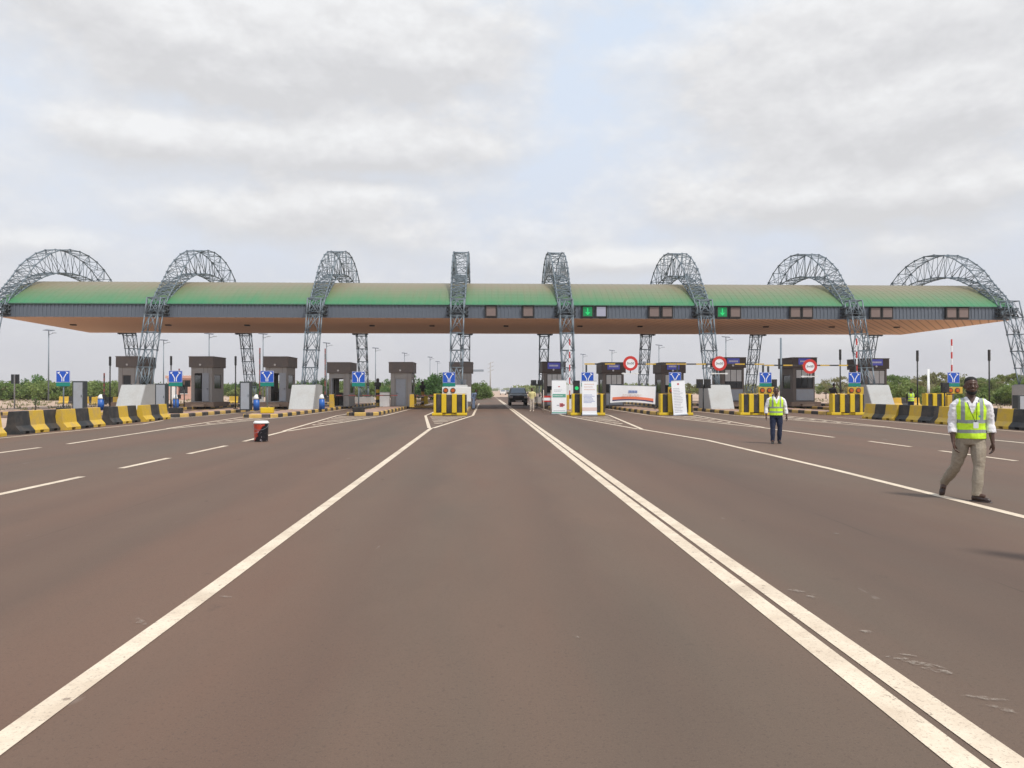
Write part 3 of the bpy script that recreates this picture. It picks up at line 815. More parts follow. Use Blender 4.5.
for k, px in enumerate(cush_px):
    o = cp if k == 0 else copy_tree(cp); Y = 44.6 if k < 5 else 49
    o.location = (PX(px, Y), Y, 0); o.scale = (1, 1, .945)
    tag(o, 'yellow and black crash cushion '+cn[k], 'crash cushion', 'crash cushions at the island noses')
# ------------------------------------------------------------------ V lane signs
def vsign(flash=0, base='kerb'):
    root = empty('lane_sign', (0, 0, 0))
    p = MB(); p.tube([(-.0, .06, 0), (0, .06, 2.30)], .04, 8); p.build('post', M['galv'], root)
    bp = MB(); bp.b2(-.34, .34, -.12, .28, 0, .32, 0, .04); bp.build('base', M[base], root)
    s = MB(); s.b2(-.38, .38, -.01, .015, 1.74, 2.40, 0, .008); so = s.build('panel', M['sign_blue'], root)
    e = MB()
    for (x0, x1, z0, z1) in ((-.375, .375, 2.377, 2.39), (-.375, .375, 1.75, 1.76), (-.375, -.365, 1.76, 2.377), (.365, .375, 1.76, 2.377)): e.b2(x0, x1, -.016, -.011, z0, z1)
    e.build('border', M['sign_white'], so)
    v = MB()
    def stroke(a, b, w):
        a = Vector(a); b = Vector(b); d = (b-a).normalized(); n = Vector((-d.y, d.x))*w/2
        Q = [a+n, b+n, b-n, a-n]
        v.add([(q.x, -.02, q.y) for q in Q]+[(q.x, -.012, q.y) for q in Q], [(0, 1, 2, 3), (7, 6, 5, 4), (0, 4, 5, 1), (1, 5, 6, 2), (2, 6, 7, 3), (3, 7, 4, 0)])
    stroke((-.18, 2.22), (-.045, 1.98), .045); stroke((.18, 2.22), (.045, 1.98), .045)
    stroke((-.05, 1.99), (-.05, 1.80), .045); stroke((.05, 1.99), (.05, 1.80), .045)
    v.add([(-.32, -.02, 2.28), (-.15, -.02, 2.35), (-.22, -.02, 2.21), (.32, -.02, 2.28), (.22, -.02, 2.21), (.15, -.02, 2.35)], [(0, 2, 1), (3, 5, 4)])
    v.build('symbol', M['sign_white'], so)
    g_ = MB(); g_.b2(-.38, .38, -.01, .015, 1.52, 1.735, 0, .006); g_.build('green_plate', M['sign_green'], root)
    if flash:
        w = 1.0 if flash == 1 else 1.75
        x0 = -.42
        b = MB(); b.b2(x0, x0+w, .0, .10, 1.08 if flash == 1 else .6, 1.50, 0, .02)
        fb = b.build('lamp_board', M['yellow'] if flash == 1 else M['white'], root)
        for x in (-.20, .24):
            l = MB(); l.disc((x, -.03, 1.29), .16, .028, 0, 18); lo = l.build('lamp', M['booth_br'], root)
            l = MB(); l.disc((x, -.055, 1.29), .11, .024, 0, 16); l.build('lens', M['orange'], lo)
    return root
vs0 = vsign(0, 'black'); vs3 = vsign(0, 'yellow_b'); vs1 = vsign(1, 'yellow_b'); vs2 = vsign(2, 'yellow_b')
used = set()
vlist = [(63, 43.5, 0, 'leftmost, in front of the green scrub'), (175.5, 43.5, 0, 'second from the left, beside the pink house'), (267, 43.5, 0, 'third from the left, behind the red pail'),
         (358.5, 45.2, 0, 'fourth from the left, on a black base'), (449, 46.3, 2, 'above a white board with two amber lamps'), (587.5, 46.3, 0, 'above the white banner with coloured text'),
         (675, 46.3, 1, 'above the tall leaning paper banner'), (765.5, 46.3, 1, 'left of the person in navy trousers'), (854.5, 46.3, 1, 'in front of the rightmost booth'), (953.5, 46, 1, 'left of the head of the person in khaki')]
for px, Y, k, lb in vlist:
    k = 3 if px == 267 else k; pr = (vs0, vs1, vs2, vs3)[k]
    o = pr if k not in used else copy_tree(pr); used.add(k)
    o.location = (PX(px, Y), Y, .188 if Y > 42 else 0)
    tag(o, 'blue and green V lane sign '+lb, 'road sign', 'blue V signs at the island noses')
# ------------------------------------------------------------------ height limit bars with red ringed signs
def bar(px0, px1, Y, z, hooks, lab, posts):
    x0, x1 = PX(px0, Y), PX(px1, Y)
    root = empty('height_bar', (x0, Y, 0)); tag(root, lab, 'height bar', 'striped height bars over the entry lanes')
    b = MB(); n = max(4, round((x1-x0)/.62))
    for k in range(n): b.b2((x1-x0)*k/n+.001, (x1-x0)*(k+1)/n-.001, -.04, .04, z-.04, z+.04, k % 2)
    b.build('beam', [M['yellow'], M['blackp']], root)
    for q in posts:
        p = MB(); xx = (x1-x0)*q; p.b2(xx-.05, xx+.05, -.04, .06, .0, z-.057); p.build('post', M['steel_dark'], root)
    return root
BY = 47.4; BZ = 3.13
bar(584.5, 676, BY, BZ, 0, 'yellow and black height bar left of the tall leaning banner', (0.02,))
bar(676.6, 764, BY, BZ, 0, 'yellow and black height bar in the middle, carrying the second ringed sign', (0.01, .99))
bar(764.6, 857, BY, BZ-.07, 0, 'yellow and black height bar furthest right, carrying the third ringed sign', (.04, .985,))
def text_mb(txt, size, mat, name, parent, loc, rot=(rad(90), 0, 0), ext=.003):
    c = bpy.data.curves.new('t', 'FONT'); c.body = txt; c.size = size; c.extrude = ext; c.align_x = 'CENTER'; c.align_y = 'CENTER'
    t = bpy.data.objects.new('t', c); COL.objects.link(t)
    dg = bpy.context.evaluated_depsgraph_get(); me = bpy.data.meshes.new_from_object(t.evaluated_get(dg)); bpy.data.objects.remove(t)
    me.materials.clear(); me.materials.append(mat)
    o = bpy.data.objects.new(name, me); COL.objects.link(o); o.parent = parent; o.location = loc; o.rotation_euler = rot
    return o
def ring_sign():
    root = empty('limit_sign', (0, 0, 0))
    d = MB(); d.disc((0, 0, 0), .31, .02, 0, 32); d.build('face', M['sign_white'], root)
    b = MB(); sg = 36
    V = []
    for y in (-.012, .025):
        for r_ in (.295, .46):
            for k in range(sg): V.append((r_*math.cos(2*PI*k/sg), y, r_*math.sin(2*PI*k/sg)))
    F = []
    for k in range(sg):
        j = (k+1) % sg
        F += [(k, j, sg+j, sg+k), (2*sg+k, 3*sg+k, 3*sg+j, 2*sg+j), (sg+k, sg+j, 3*sg+j, 3*sg+k), (k, 2*sg+k, 2*sg+j, j)]
    b.add(V, F); b.build('red_ring', M['red'], root)
    text_mb('3m50', .20, M['steel_dark'], 'lettering', root, (0, -.006, 0))
    p = MB(); p.b2(-.55, .55, .04, .08, -.66, -.60); p.b2(-.5, -.36, .02, .04, -.68, -.58); p.b2(.36, .5, .02, .04, -.68, -.58); p.build('crossbar', M['white'], root)
    h = MB(); h.b2(-.03, .03, .03, .06, -.60, .40); h.build('bracket', M['steel_dark'], root)
    return root
rs = ring_sign()
for k, (px, y, lb) in enumerate([(630.5, 364, 'hanging above the wide white banner'), (719.5, 364, 'above the concrete block, in the middle'), (810, 366.8, 'in front of the booth with clear windows')]):
    o = rs if k == 0 else copy_tree(rs); Y = BY-.16
    o.location = (PX(px, Y), Y, 1.5+(390-y)*Y*1.03/FPX); tag(o, 'round white limit sign with red ring '+lb, 'road sign', 'red ringed limit signs')
# ------------------------------------------------------------------ barrier gates
def gate(px, Y, up, length, boommat, cab, lab, ang=0, zb=.188):
    root = empty('barrier_gate', (PX(px, Y), Y, zb)); tag(root, lab, 'barrier gate', 'lane barrier gates')
    if cab == 'blue':
        b = MB(); b.tube([(0, 0, 0), (0, 0, .70)], [.20, .19], 16, smooth=True); b.build('cabinet', M['blue'], root)
        h = MB(); h.rings([(.702, 0, 0, .20, .20), (.80, 0, 0, .20, .20), (.92, 0, 0, .15, .15), (1.02, 0, 0, .06, .06)], 16); h.build('hood', M['white'], root)
    else:
        b = MB(); b.b2(-.17, .17, -.17, .17, 0, .98, 0, .02); b.build('cabinet', M['yellow'], root)
    bo = MB(); n = 9
    for k in range(n):
        a = length*k/n; c = length*(k+1)/n
        if up: bo.b2(.18, .25, -.05, .02, .85+a, .85+c, k % 2)
        else: bo.b2(.2+a, .2+c, -.05, .02, .87, .94, k % 2)
    bo.build('boom', boommat, root)
    pv = MB(); pv.b2(.12, .31, -.1, .07, .72, 1.0, 0, .015); pv.build('pivot', M['black'], root)
    return root
RW = [M['red'], M['sign_white']]; RR = [M['red_backlit'], M['booth_br']]
gate(101, 52, 1, 1.6, RR, 'blue', 'blue and white barrier gate left of the leftmost booth')
gate(176, 52, 1, 1.9, RR, 'blue', 'blue and white barrier gate below the second V sign from the left')
gate(256.5, 50, 1, 3.2, RR, 'blue', 'blue and white barrier gate behind the red pail')
gate(322, 52.5, 1, 3.3, RR, 'blue', 'blue and white barrier gate right of the pale concrete block')
gate(332, 57.5, 0, 4.7, RR, 'box', 'barrier gate with its boom lowered across the lane right of the fourth booth')
gate(412, 58, 0, 2.5, RR, 'box', 'barrier gate with a short lowered boom between fifth booth and centre-left island')
gate(566.5, 51, 1, 3.9, RW, 'box', 'barrier gate with raised red and white boom beside the centre-right arch')
gate(853.5, 50, 1, 3.9, RW, 'box', 'barrier gate with raised red and white boom at the right barrier row')
gate(948.5, 49, 1, 3.8, RW, 'box', 'barrier gate with raised red and white boom left of the person in khaki')
# black camera posts
def cpost():
    root = empty('camera_post', (0, 0, 0))
    p = MB(); p.tube([(0, 0, 0), (0, 0, 3.35)], .045, 8); p.box((0, 0, .03), (.25, .25, .06)); p.build('pole', M['black'], root)
    c = MB(); c.b2(-.06, .06, -.06, .06, 3.352, 4.05, 0, .015); c.build('camera_housing', M['black'], root)
    return root
c0 = cpost()
for k, (px, Y, s) in enumerate([(110, 52, .88), (171, 53, .9), (235.5, 53, .9), (840.3, 49, .98), (917.5, 48, 1.0), (989.3, 47, 1.0)]):
    o = c0 if k == 0 else copy_tree(c0)
    o.location = (PX(px, Y), Y, .188 if k not in (4, 5) else 0); o.scale = (1, 1, s)
    tag(o, 'slim black camera post, %s from the left' % ORD[k], 'camera post', 'black camera posts in the lanes')
# grey cabinets
cb = empty('steel_cabinet', (0, 0, 0))
b = MB(); b.b2(-.34, .34, 0, .45, 0, 1.72, 0, .01); b.build('case', M['steel_dark'], cb)
d = MB(); d.b2(-.27, .27, -.02, -.001, .06, 1.64, 0, .006); dd = d.build('door', M['grey_door'], cb)
h = MB(); h.b2(.2, .225, -.045, -.021, .8, .95); h.build('handle', M['steel_dark'], dd)
for k, (px, Y, s) in enumerate([(78, 47, 1.08), (160.5, 49, 1.0), (245, 50, 1.08)]):
    o = cb if k == 0 else copy_tree(cb); o.location = (PX(px, Y), Y, .188 if k else .188); o.scale = (1, 1, s)
    tag(o, 'tall grey steel cabinet '+['left of the leftmost booth, right of the first V sign', 'just left of the second V sign', 'left of the third booth'][k], 'cabinet', 'grey cabinets on the left islands')
o = copy_tree(cb); o.location = (PX(1026, 38), 38, 0); o.scale = (1.2, 1, .72); tag(o, 'low grey steel cabinet behind the barrier at the right picture edge', 'cabinet', 'grey cabinets on the left islands'); o['group'] = 'grey cabinets beside the road'
# ------------------------------------------------------------------ striped beacon posts
def beacon():
    root = empty('beacon_post', (0, 0, 0))
    b = MB()
    for k in range(6): b.disc((0, 0, k*.27), .15, .27, k % 2, 14, 'z')
    b.build('post', [M['yellow'], M['blackp']], root)
    a = MB(); a.b2(-.26, .26, -.12, .12, 1.622, 1.92, 0, .03); a.b2(-.10, .10, -.1, .1, 1.922, 2.02); a.build('lamp_housing', M['black'], root)
    l = MB(); l.rings([(2.022, 0, 0, .12, .12), (2.15, 0, 0, .13, .13), (2.26, 0, 0, .07, .07)], 12); l.build('beacon_lamp', M['booth_br'], root)
    return root
b0 = beacon(); b0.location = (PX(377.7, 62), 62, .188); tag(b0, 'yellow and black beacon post between the fourth and fifth booths', 'beacon', 'striped beacon posts')
o = copy_tree(b0); o.location = (PX(422.6, 66), 66, .0); o.parent = None; tag(o, 'yellow and black beacon post right of the fifth booth, above yellow boards', 'beacon', 'striped beacon posts')
wb = MB(); wb.b2(-.38, .38, 0, .5, 0, 1.1, 0, .02); wbo = wb.build('white_box', M['white'], None, (PX(384.5, 60.2), 60.2, .188)); tag(wbo, 'waist high white box left of the fifth booth door', 'box')
wl = MB(); wl.b2(-.39, .39, -.01, .51, 1.101, 1.15); wl.build('lid', M['concrete'], wbo)
# yellow board fence seen behind the boom
yb = empty('board_barrier', (PX(426, 64), 64, 0)); tag(yb, 'low yellow and white slatted barrier closing the lane behind the lowered short boom', 'barrier')
b = MB()
for x in (-.95, 0, .95): b.b2(x-.16, x+.16, 0, .07, .32, 1.1, 0, .01)
b.build('yellow_board', M['yellow_b'], yb)
b = MB(); b.b2(-1.35, 1.35, .08, .13, .9, 1.02); b.b2(-1.35, 1.35, .08, .13, .45, .57); b.build('rail', M['beige'], yb)
b = MB(); b.b2(-1.5, 1.5, -.1, .3, 0, .2, 0, .03); b.build('foot', M['kerb_c'], yb)
# traffic signals
def tsignal(px, Y, z, lab, twin=True, lit=None, h=.42):
    root = empty('traffic_signal', (PX(px, Y), Y, .188)); tag(root, lab, 'traffic light')
    p = MB(); p.tube([(0, .05, 0), (0, .05, z-.1)], .04, 8); p.build('pole', M['steel_dark'], root)
    for x in ((-.25, .25) if twin else (0,)):
        b = MB(); b.b2(x-.21, x+.21, -.1, .09, z-h/2, z+h/2, 0, .02); bo = b.build('housing', M['black'], root)
        l = MB(); l.disc((x, -.125, z-.02), .12, .022, 0, 16); l.build('lens', M['lit_green'] if lit else M['glass'], bo)
    return root
tsignal(537, 57, 1.85, 'twin black traffic light behind the figure in pale yellow')
tsignal(576.5, 49, 1.45, 'black traffic light showing green between the two roll up banners', False, True, .95)
tsignal(703.5, 49, 1.72, 'twin black traffic light left of the concrete block with the ringed sign', True, None, .6)
tsignal(184, 58, 1.8, 'small black traffic light in front of the pink house', True, None, .5)
tsignal(945, 44, 1.45, 'black traffic light left of the V sign near the person in khaki', False, None, .6)
tsignal(773.5, 50, 1.75, 'black traffic light right of the V sign near the person in navy trousers', False, None, .55)
# ------------------------------------------------------------------ banners
def rollup(px, Y, W, H, lab, art, lean=0, zb=0):
    root = empty('roll_up_banner', (PX(px, Y), Y, zb)); root.rotation_euler = (rad(-4), lean, 0); tag(root, lab, 'banner')
    b = MB(); b.b2(-W/2-.03, W/2+.03, -.1, .12, 0, .08, 0, .02); b.build('base', M['grey_door'], root)
    s = MB(); s.b2(-W/2, W/2, 0, .008, .08, H); so = s.build('sheet', M['sign_white'], root)
    k = MB(); k.b2(-W/2, W/2, -.01, .018, H, H+.03); k.tube([(0, .03, .1), (0, .03, H)], .015, 6); k.build('frame', M['grey_door'], root)
    for nm, mt, rects in art:
        a = MB()
        for (x0, x1, z0, z1) in rects: a.b2(x0*W/2, x1*W/2, -.006, -.001, z0*H, z1*H)
        a.build(nm, mt, so)
    return root
def flat(name, c):
    m, nt, b = newmat(name); b.inputs['Base Color'].default_value = (*c, 1); b.inputs['Roughness'].default_value = .5; return m
PG = flat('print_green', (.12, .36, .27)); PR = flat('print_red', (.50, .12, .13)); PGY = flat('print_grey', (.42, .43, .48)); PP = flat('print_pale_pink', (.72, .55, .50)); PO = flat('print_orange', (.80, .20, .10)); PN = flat('print_navy', (.05, .06, .16)); PB = flat('print_blue', (.14, .22, .50))
random.seed(5)
def textlines(x0, x1, z0, z1, n, fill=.8):
    R = []
    for k in range(n):
        z = z1-(z1-z0)*(k+.5)/n; h = (z1-z0)/n*.36; x = x0
        end = x1-(x1-x0)*random.uniform(0, .35)
        while x < end:
            w = random.uniform(.05, .16); R.append((x, min(x+w, end), z-h/2, z+h/2)); x += w+.035
    return R
rollup(559.3, 46.5, .90, 2.10, 'white roll up banner with a green band and a red picture low down', [
    ('emblem', PR, [(-.12, .12, .80, .83)]), ('green_band', PG, [(-.9, .9, .50, .60)]), ('band_lettering', M['sign_white'], textlines(-.8, .85, .525, .575, 1)), ('print', PGY, textlines(-.7, .7, .66, .74, 2)),
    ('picture', PR, [(.05, .55, .22, .33), (.2, .75, .25, .30)]), ('picture_shade', PGY, [(-.35, .02, .25, .28), (-.8, .8, .10, .115)]), ('lower_band', PG, [(-1, 1, .04, .07)])])
rollup(589.6, 44.2, .86, 2.02, 'white roll up banner with coloured text and a pinkish lower band under the V sign', [
    ('heading', PP, textlines(-.7, .8, .72, .95, 3)), ('print', PB, textlines(-.8, .8, .36, .62, 7)), ('pink_band', PP, [(-1, 1, .14, .24)])])
rollup(680.5, 44.2, .80, 2.05, 'tall white paper banner leaning left, covered in small grey text', [
    ('emblem', PR, [(-.15, .15, .88, .93)]), ('print', PGY, textlines(-.8, .6, .08, .80, 16))], lean=rad(-3.5))
wb = empty('wide_banner', (PX(632.5, 50), 50, .35)); wb.rotation_euler = (0, rad(1.8), 0); tag(wb, 'wide white banner with orange and navy curved stripe, stretched beside the kerb', 'banner')
W = 3.0; Hb = 1.18; nS = 30; zb = .25
def sag(u): return .10*(1-(2*u-1)**2)
def strip(a0, a1, name, mat, yoff, parent, u0=0., u1=1., curve=0):
    m_b = MB(); V = []
    for k in range(nS+1):
        u = u0+(u1-u0)*k/nS; x = -W/2+W*u
        yy = .03*math.sin(u*9)+yoff
        f = lambda a: zb+sag(u)*(1-a)+Hb*a
        c = curve*(1-(2*u-1)**2)
        V += [(x, yy, f(a0+c)), (x, yy, f(a1+c)), (x, yy+.006, f(a0+c)), (x, yy+.006, f(a1+c))]
    F = []
    for k in range(nS):
        a = 4*k; b = a+4; F += [(a, b, b+1, a+1), (a+2, a+3, b+3, b+2), (a, a+2, b+2, b), (a+1, b+1, b+3, a+3)]
    m_b.add(V, F, 0, False); return m_b.build(name, mat, parent)
sh = strip(0, 1, 'sheet', M['sign_white'], 0, wb)
strip(.15, .30, 'orange_stripe', PO, -.008, sh, .05, .96, .03); strip(.08, .149, 'navy_stripe', PN, -.008, sh, .05, .96, .03)
a = MB(); random.seed(9); x = -.30
while x < .30: w_ = .07; a.b2(x, x+w_, -.05, -.045, zb+Hb*.60, zb+Hb*.74); x += w_+.03
a.build('heading', PB, sh)
a = MB()
for zz, e in ((.50, .6), (.42, .45)):
    x = -.7
    while x < e: w_ = random.uniform(.06, .2); a.b2(x, min(x+w_, e), -.05, -.045, zb+Hb*zz-.018, zb+Hb*zz+.018); x += w_+.04
a.build('print', PP, sh)
a = MB()
for x in (-W/2-.02, W/2+.02): a.tube([(x, .06, -.16), (x, .06, zb+Hb+.05)], .025, 6)
a.tube([(-W/2, .06, zb+Hb+.02), (W/2, .06, zb+Hb+.02)], .02, 6)
a.build('frame', M['galv'], wb)
# red and white stand beside the first banner
st = empty('striped_trestle', (PX(547.3, 50), 50, 0)); tag(st, 'small red and white trestle between the pale figure and the green banded banner', 'trestle')
a = MB(); a.b2(-.30, .30, -.02, .02, 1.0, 1.12); a.b2(-.34, .34, -.03, -.022, .72, .80); a.build('red_board', M['red'], st)
a = MB(); a.b2(-.32, .32, -.02, .02, .81, .99); a.build('white_board', M['sign_white'], st)
for x in (-.25, .25):
    a = MB(); a.tube([(x, -.3, 0), (x, 0, 1.5)], .025, 6); a.tube([(x, .3, 0), (x, .02, 1.1)], .02, 6); a.build('leg', M['beige'], st)
# ------------------------------------------------------------------ paint pail
pl = empty('paint_pail', (PX(261.3, 22.4), 22.4, 0)); tag(pl, 'black and red pail with a white lid standing on the road', 'pail')
a = MB(); a.rings([(0, 0, 0, .18, .18), (.02, 0, 0, .19, .19), (.50, 0, 0, .205, .205), (.52, 0, 0, .212, .212)], 28)
m_, nt, b_ = newmat('pail_print'); tc = N(nt, 'ShaderNodeTexCoord'); sp_ = N(nt, 'ShaderNodeSeparateXYZ'); L(nt, tc.outputs['Object'], sp_.inputs[0])
nz = noise(nt, tc.outputs['Object'], 9, 2, .5, .6)
f = math_n(nt, 'ADD', math_n(nt, 'MULTIPLY', sp_.outputs[0], -3.5), math_n(nt, 'MULTIPLY', sp_.outputs[2], 2.2))
f = math_n(nt, 'ADD', f, math_n(nt, 'MULTIPLY', nz, .6))
c = ramp(nt, f, [(.86, (.012, .013, .018)), (.9, (.5, .04, .03)), (1.2, (.62, .08, .04))])
c = mix(nt, ramp(nt, noise(nt, tc.outputs['Object'], 14, 2), [(.62, 0.), (.66, .7)]), c, (.55, .50, .55))
L(nt, c, b_.inputs['Base Color']); b_.inputs['Roughness'].default_value = .4
a.build('bucket', m_, pl)
a = MB(); a.rings([(.521, 0, 0, .222, .222), (.56, 0, 0, .222, .222), (.575, 0, 0, .20, .20), (.60, 0, 0, .185, .185)], 28); a.build('lid', M['white'], pl)
a = MB(); a.tube([(.225*math.cos(t), -.05-.02*math.sin(t), .50-.16*math.sin(t)) for t in [PI*k/12 for k in range(13)]], .006, 6); a.v = [(x, y-.17*max(0, 1-(abs(x)/.23)**2), z) for x, y, z in a.v]; a.build('handle', M['galv'], pl)
# ------------------------------------------------------------------ car
def car(px, Y):
    root = empty('parked_car', (PX(px, Y), Y+4.5, 0), PI); tag(root, 'dark grey off road car in the open centre lane, seen from behind', 'car')
    W = .88
    side = [(0, .45), (0.0, 1.02), (.06, 1.10), (.30, 1.62), (.45, 1.70), (1.9, 1.74), (2.4, 1.66), (3.15, 1.14), (4.3, 1.02), (4.45, .85), (4.48, .45)]
    b = MB(); rows_ = []
    for f, e in ((1.0, 0), ):
        V = []
        for s in (-1, 1):
            for y, z in side:
                tuck = .16*max(0, (z-1.05)/.69)
                V.append((s*(W-tuck), y, z))
        n_ = len(side); F = [tuple(range(n_)), tuple(range(2*n_-1, n_-1, -1))]+[(k, (k+1) % n_, (k+1) % n_+n_, k+n_) for k in range(n_)]
        b.add(V, F)
    me = b.mesh('body', M['carpaint']); bm = bmesh.new(); bm.from_mesh(me); bmesh.ops.bevel(bm, geom=bm.edges[:], offset=.045, segments=2, affect='EDGES'); bm.to_mesh(me); bm.free()
    for p in me.polygons: p.use_smooth = True
    o = bpy.data.objects.new('body', me); COL.objects.link(o); o.parent = root
    g_ = MB(); g_.add([(-.70, .075, 1.16), (.70, .075, 1.16), (.60, .255, 1.56), (-.60, .255, 1.56)], [(0, 1, 2, 3)]); g_.v = [(x, y-.02, z+.01) for x, y, z in g_.v]; g_.build('rear_window', M['carglass'], root)
    for s in (-1, 1):
        g_ = MB(); g_.add([(s*.862, .7, 1.14), (s*.862, 2.95, 1.14), (s*.765, 2.4, 1.58), (s*.765, .75, 1.60)], [(0, 1, 2, 3)]); g_.build('side_window', M['carglass'], root)
        t = MB(); t.b2(s*.70-.1, s*.70+.1, -.03, .05, .80, 1.04, 0, .015); t.build('tail_light', M['red'], root)
        m2 = MB(); m2.b2(s*.98-.09, s*.98+.09, 2.75, 2.9, 1.12, 1.28, 0, .03); m2.b2(s*.86-.04, s*.86+.04, 2.8, 2.86, 1.12, 1.17); m2.build('mirror', M['black'], root)
        for yy in (.85, 3.55):
            w = MB(); w.disc((s*.76-.11, yy, .36), .36, .22, 0, 28, 'x'); wo = w.build('wheel', M['tyre'], root)
            w = MB(); w.disc((s*.76+(.112 if s > 0 else -.132), yy, .36), .21, .02, 0, 20, 'x'); w.build('rim', M['galv'], wo)
        r2 = MB(); r2.tube([(s*.6, .6, 1.80), (s*.6, 2.2, 1.83)], .02, 6); r2.build('roof_rail', M['black'], root)
    t = MB(); t.b2(-.86, .86, -.10, .12, .42, .64, 0, .04); t.build('bumper', M['black'], root)
    t = MB(); t.b2(-.26, .26, -.022, -.004, .72, .84); t.build('number_plate', M['sign_white'], root)
    t = MB(); t.b2(-.42, .42, -.125, -.102, .44, .52); t.build('step_trim', M['galv'], root)
    g_ = MB(); g_.add([(-.70, 3.12, 1.17), (.70, 3.12, 1.17), (.62, 2.47, 1.62), (-.62, 2.47, 1.62)], [(0, 1, 2, 3)]); g_.v = [(x, y+.035, z+.045) for x, y, z in g_.v]; g_.build('windscreen', M['carglass'], root)
    t = MB(); t.b2(-.50, .50, 4.45, 4.50, .62, .90, 0, .01); t.build('grille', M['black'], root)
    for s in (-1, 1):
        t = MB(); t.b2(s*.69-.15, s*.69+.15, 4.42, 4.49, .72, .90, 0, .02); t.build('headlight', M['blind'], root)
    t = MB(); t.b2(-.86, .86, 4.38, 4.60, .34, .60, 0, .04); t.build('front_bumper', M['black'], root)
    t = MB(); t.b2(-.30, .30, 4.602, 4.615, .38, .50); t.build('number_plate', M['sign_white'], root)
    return root
car(518.6, 72.5)
# two tiny vehicles far down the road
def farcar(px, Y, mat, lab):
    root = empty('distant_car', (PX(px, Y), Y, -.0)); tag(root, lab, 'car', 'cars far down the road')
    b = MB(); b.b2(-.88, .88, 0, 4.2, .35, 1.0, 0, .08); b.prism_x([(.9, .99), (1.3, 1.5), (2.9, 1.5), (3.6, .99)], -.78, .78, 0); b.build('body', mat, root)
    w = MB(); w.add([(-.7, .88, 1.05), (.7, .88, 1.05), (.66, 1.24, 1.45), (-.66, 1.24, 1.45)], [(0, 1, 2, 3)]); w.v = [(x, y-.0, z) for x, y, z in w.v]; w.build('windscreen', M['carglass'], root)
    for s in (-1, 1):
        for yy in (.8, 3.3):
            w = MB(); w.disc((s*.78-.1, yy, .32), .32, .2, 0, 18, 'x'); w.build('wheel', M['tyre'], root)
    return root
farcar(503, 240, M['white'], 'tiny white car far down the road left of the dark car')
farcar(508.5, 250, M['booth'], 'tiny pale car half hidden beside the dark car')
# ------------------------------------------------------------------ pink house
ph = empty('pink_house', (PX(187, 120), 120, 0)); tag(ph, 'small pink rendered house seen between the first two booths', 'house')
b = MB(); b.b2(-3.0, 3.0, 0, 5, 0, 3.3); b.build('wall', M['pink'], ph)
b = MB(); b.b2(-3.25, 3.25, -.25, 5.25, 3.302, 3.75, 0, .03); b.build('roof', M['pink'], ph)
w = MB(); w.b2(-1.2, .1, -.06, -.003, .95, 2.05); wo = w.build('window', M['glass'], ph)
w = MB(); w.b2(-1.28, .18, -.09, -.003, .85, .945); w.build('sill', M['white'], wo)
w = MB(); w.b2(-2.6, -1.8, -.05, -.003, .0, 2.0); w.build('door', M['white'], ph)
# ------------------------------------------------------------------ solar street lamps
def lamp():
    root = empty('street_lamp', (0, 0, 0))
    p = MB(); p.tube([(0, 0, 0), (0, 0, 9.6)], [.11, .06], 8); p.build('pole', M['galv'], root)
    b = MB(); b.box((0, 0, 9.85), (1.25, .8, .05), 0, (rad(12), rad(6), 0)); b.tube([(0, 0, 9.5), (0, 0, 9.8)], .05, 6); b.build('solar_panel', M['solar'], root)
    a = MB(); a.tube([(0, 0, 9.2), (.7, 0, 9.45)], .035, 6); a.build('arm', M['galv'], root)
    l = MB(); l.b2(.6, 1.1, -.13, .13, 9.42, 9.52, 0, .03); l.build('lamp_head', M['grey_door'], root)
    return root
l0 = lamp(); lamps = [(48.5, 331), (163.5, 340.5), (209, 334), (263, 334), (326.5, 343), (375.5, 348), (404.5, 353), (430, 357), (437.5, 361.5), (583, 354), (612, 350), (659, 344.5), (726, 336)]
for k, (px, yt) in enumerate(lamps):
    o = l0 if k == 0 else copy_tree(l0); Y = 8.4*FPX/(390-yt)
    o.location = (PX(px, Y), Y, 0); o.rotation_euler = (0, 0, random.uniform(-.15, .15))
    tag(o, 'solar street lamp beyond the booths, %s from the left' % ORD[k], 'street lamp', 'solar street lamps')
tp = MB(); tp.tube([(0, 0, 0), (0, 0, 10)], [.10, .07], 8); o = tp.build('flag_pole', M['galv'], None, (PX(781, 54.5), 54.5, .19)); o.scale = (1, 1, .51); tag(o, 'tall plain pale pole left of the booth with clear windows', 'pole')
o = tp.build('pole', M['white'], None, (PX(928.5, 50), 50, 0)); o.name = 'short_pole'; o.scale = (1, 1, .29); tag(o, 'short white pole behind the right barriers', 'pole')
# high voltage pylon far away
py = empty('power_pole', (PX(490.3, 330), 330, 0)); tag(py, 'far power pole with slanted crossarms above the open lane', 'power pole')
b = MB(); b.tube([(0, 0, 0), (0, 0, 13.6)], [.3, .16], 8); b.build('pole', M['booth'], py)
for z in (13.2, 11.4, 9.8): b = MB(); b.box((.2, 0, z), (3.2, .18, .18), 0, (0, rad(-22), .5)); b.build('crossarm', M['booth'], py)
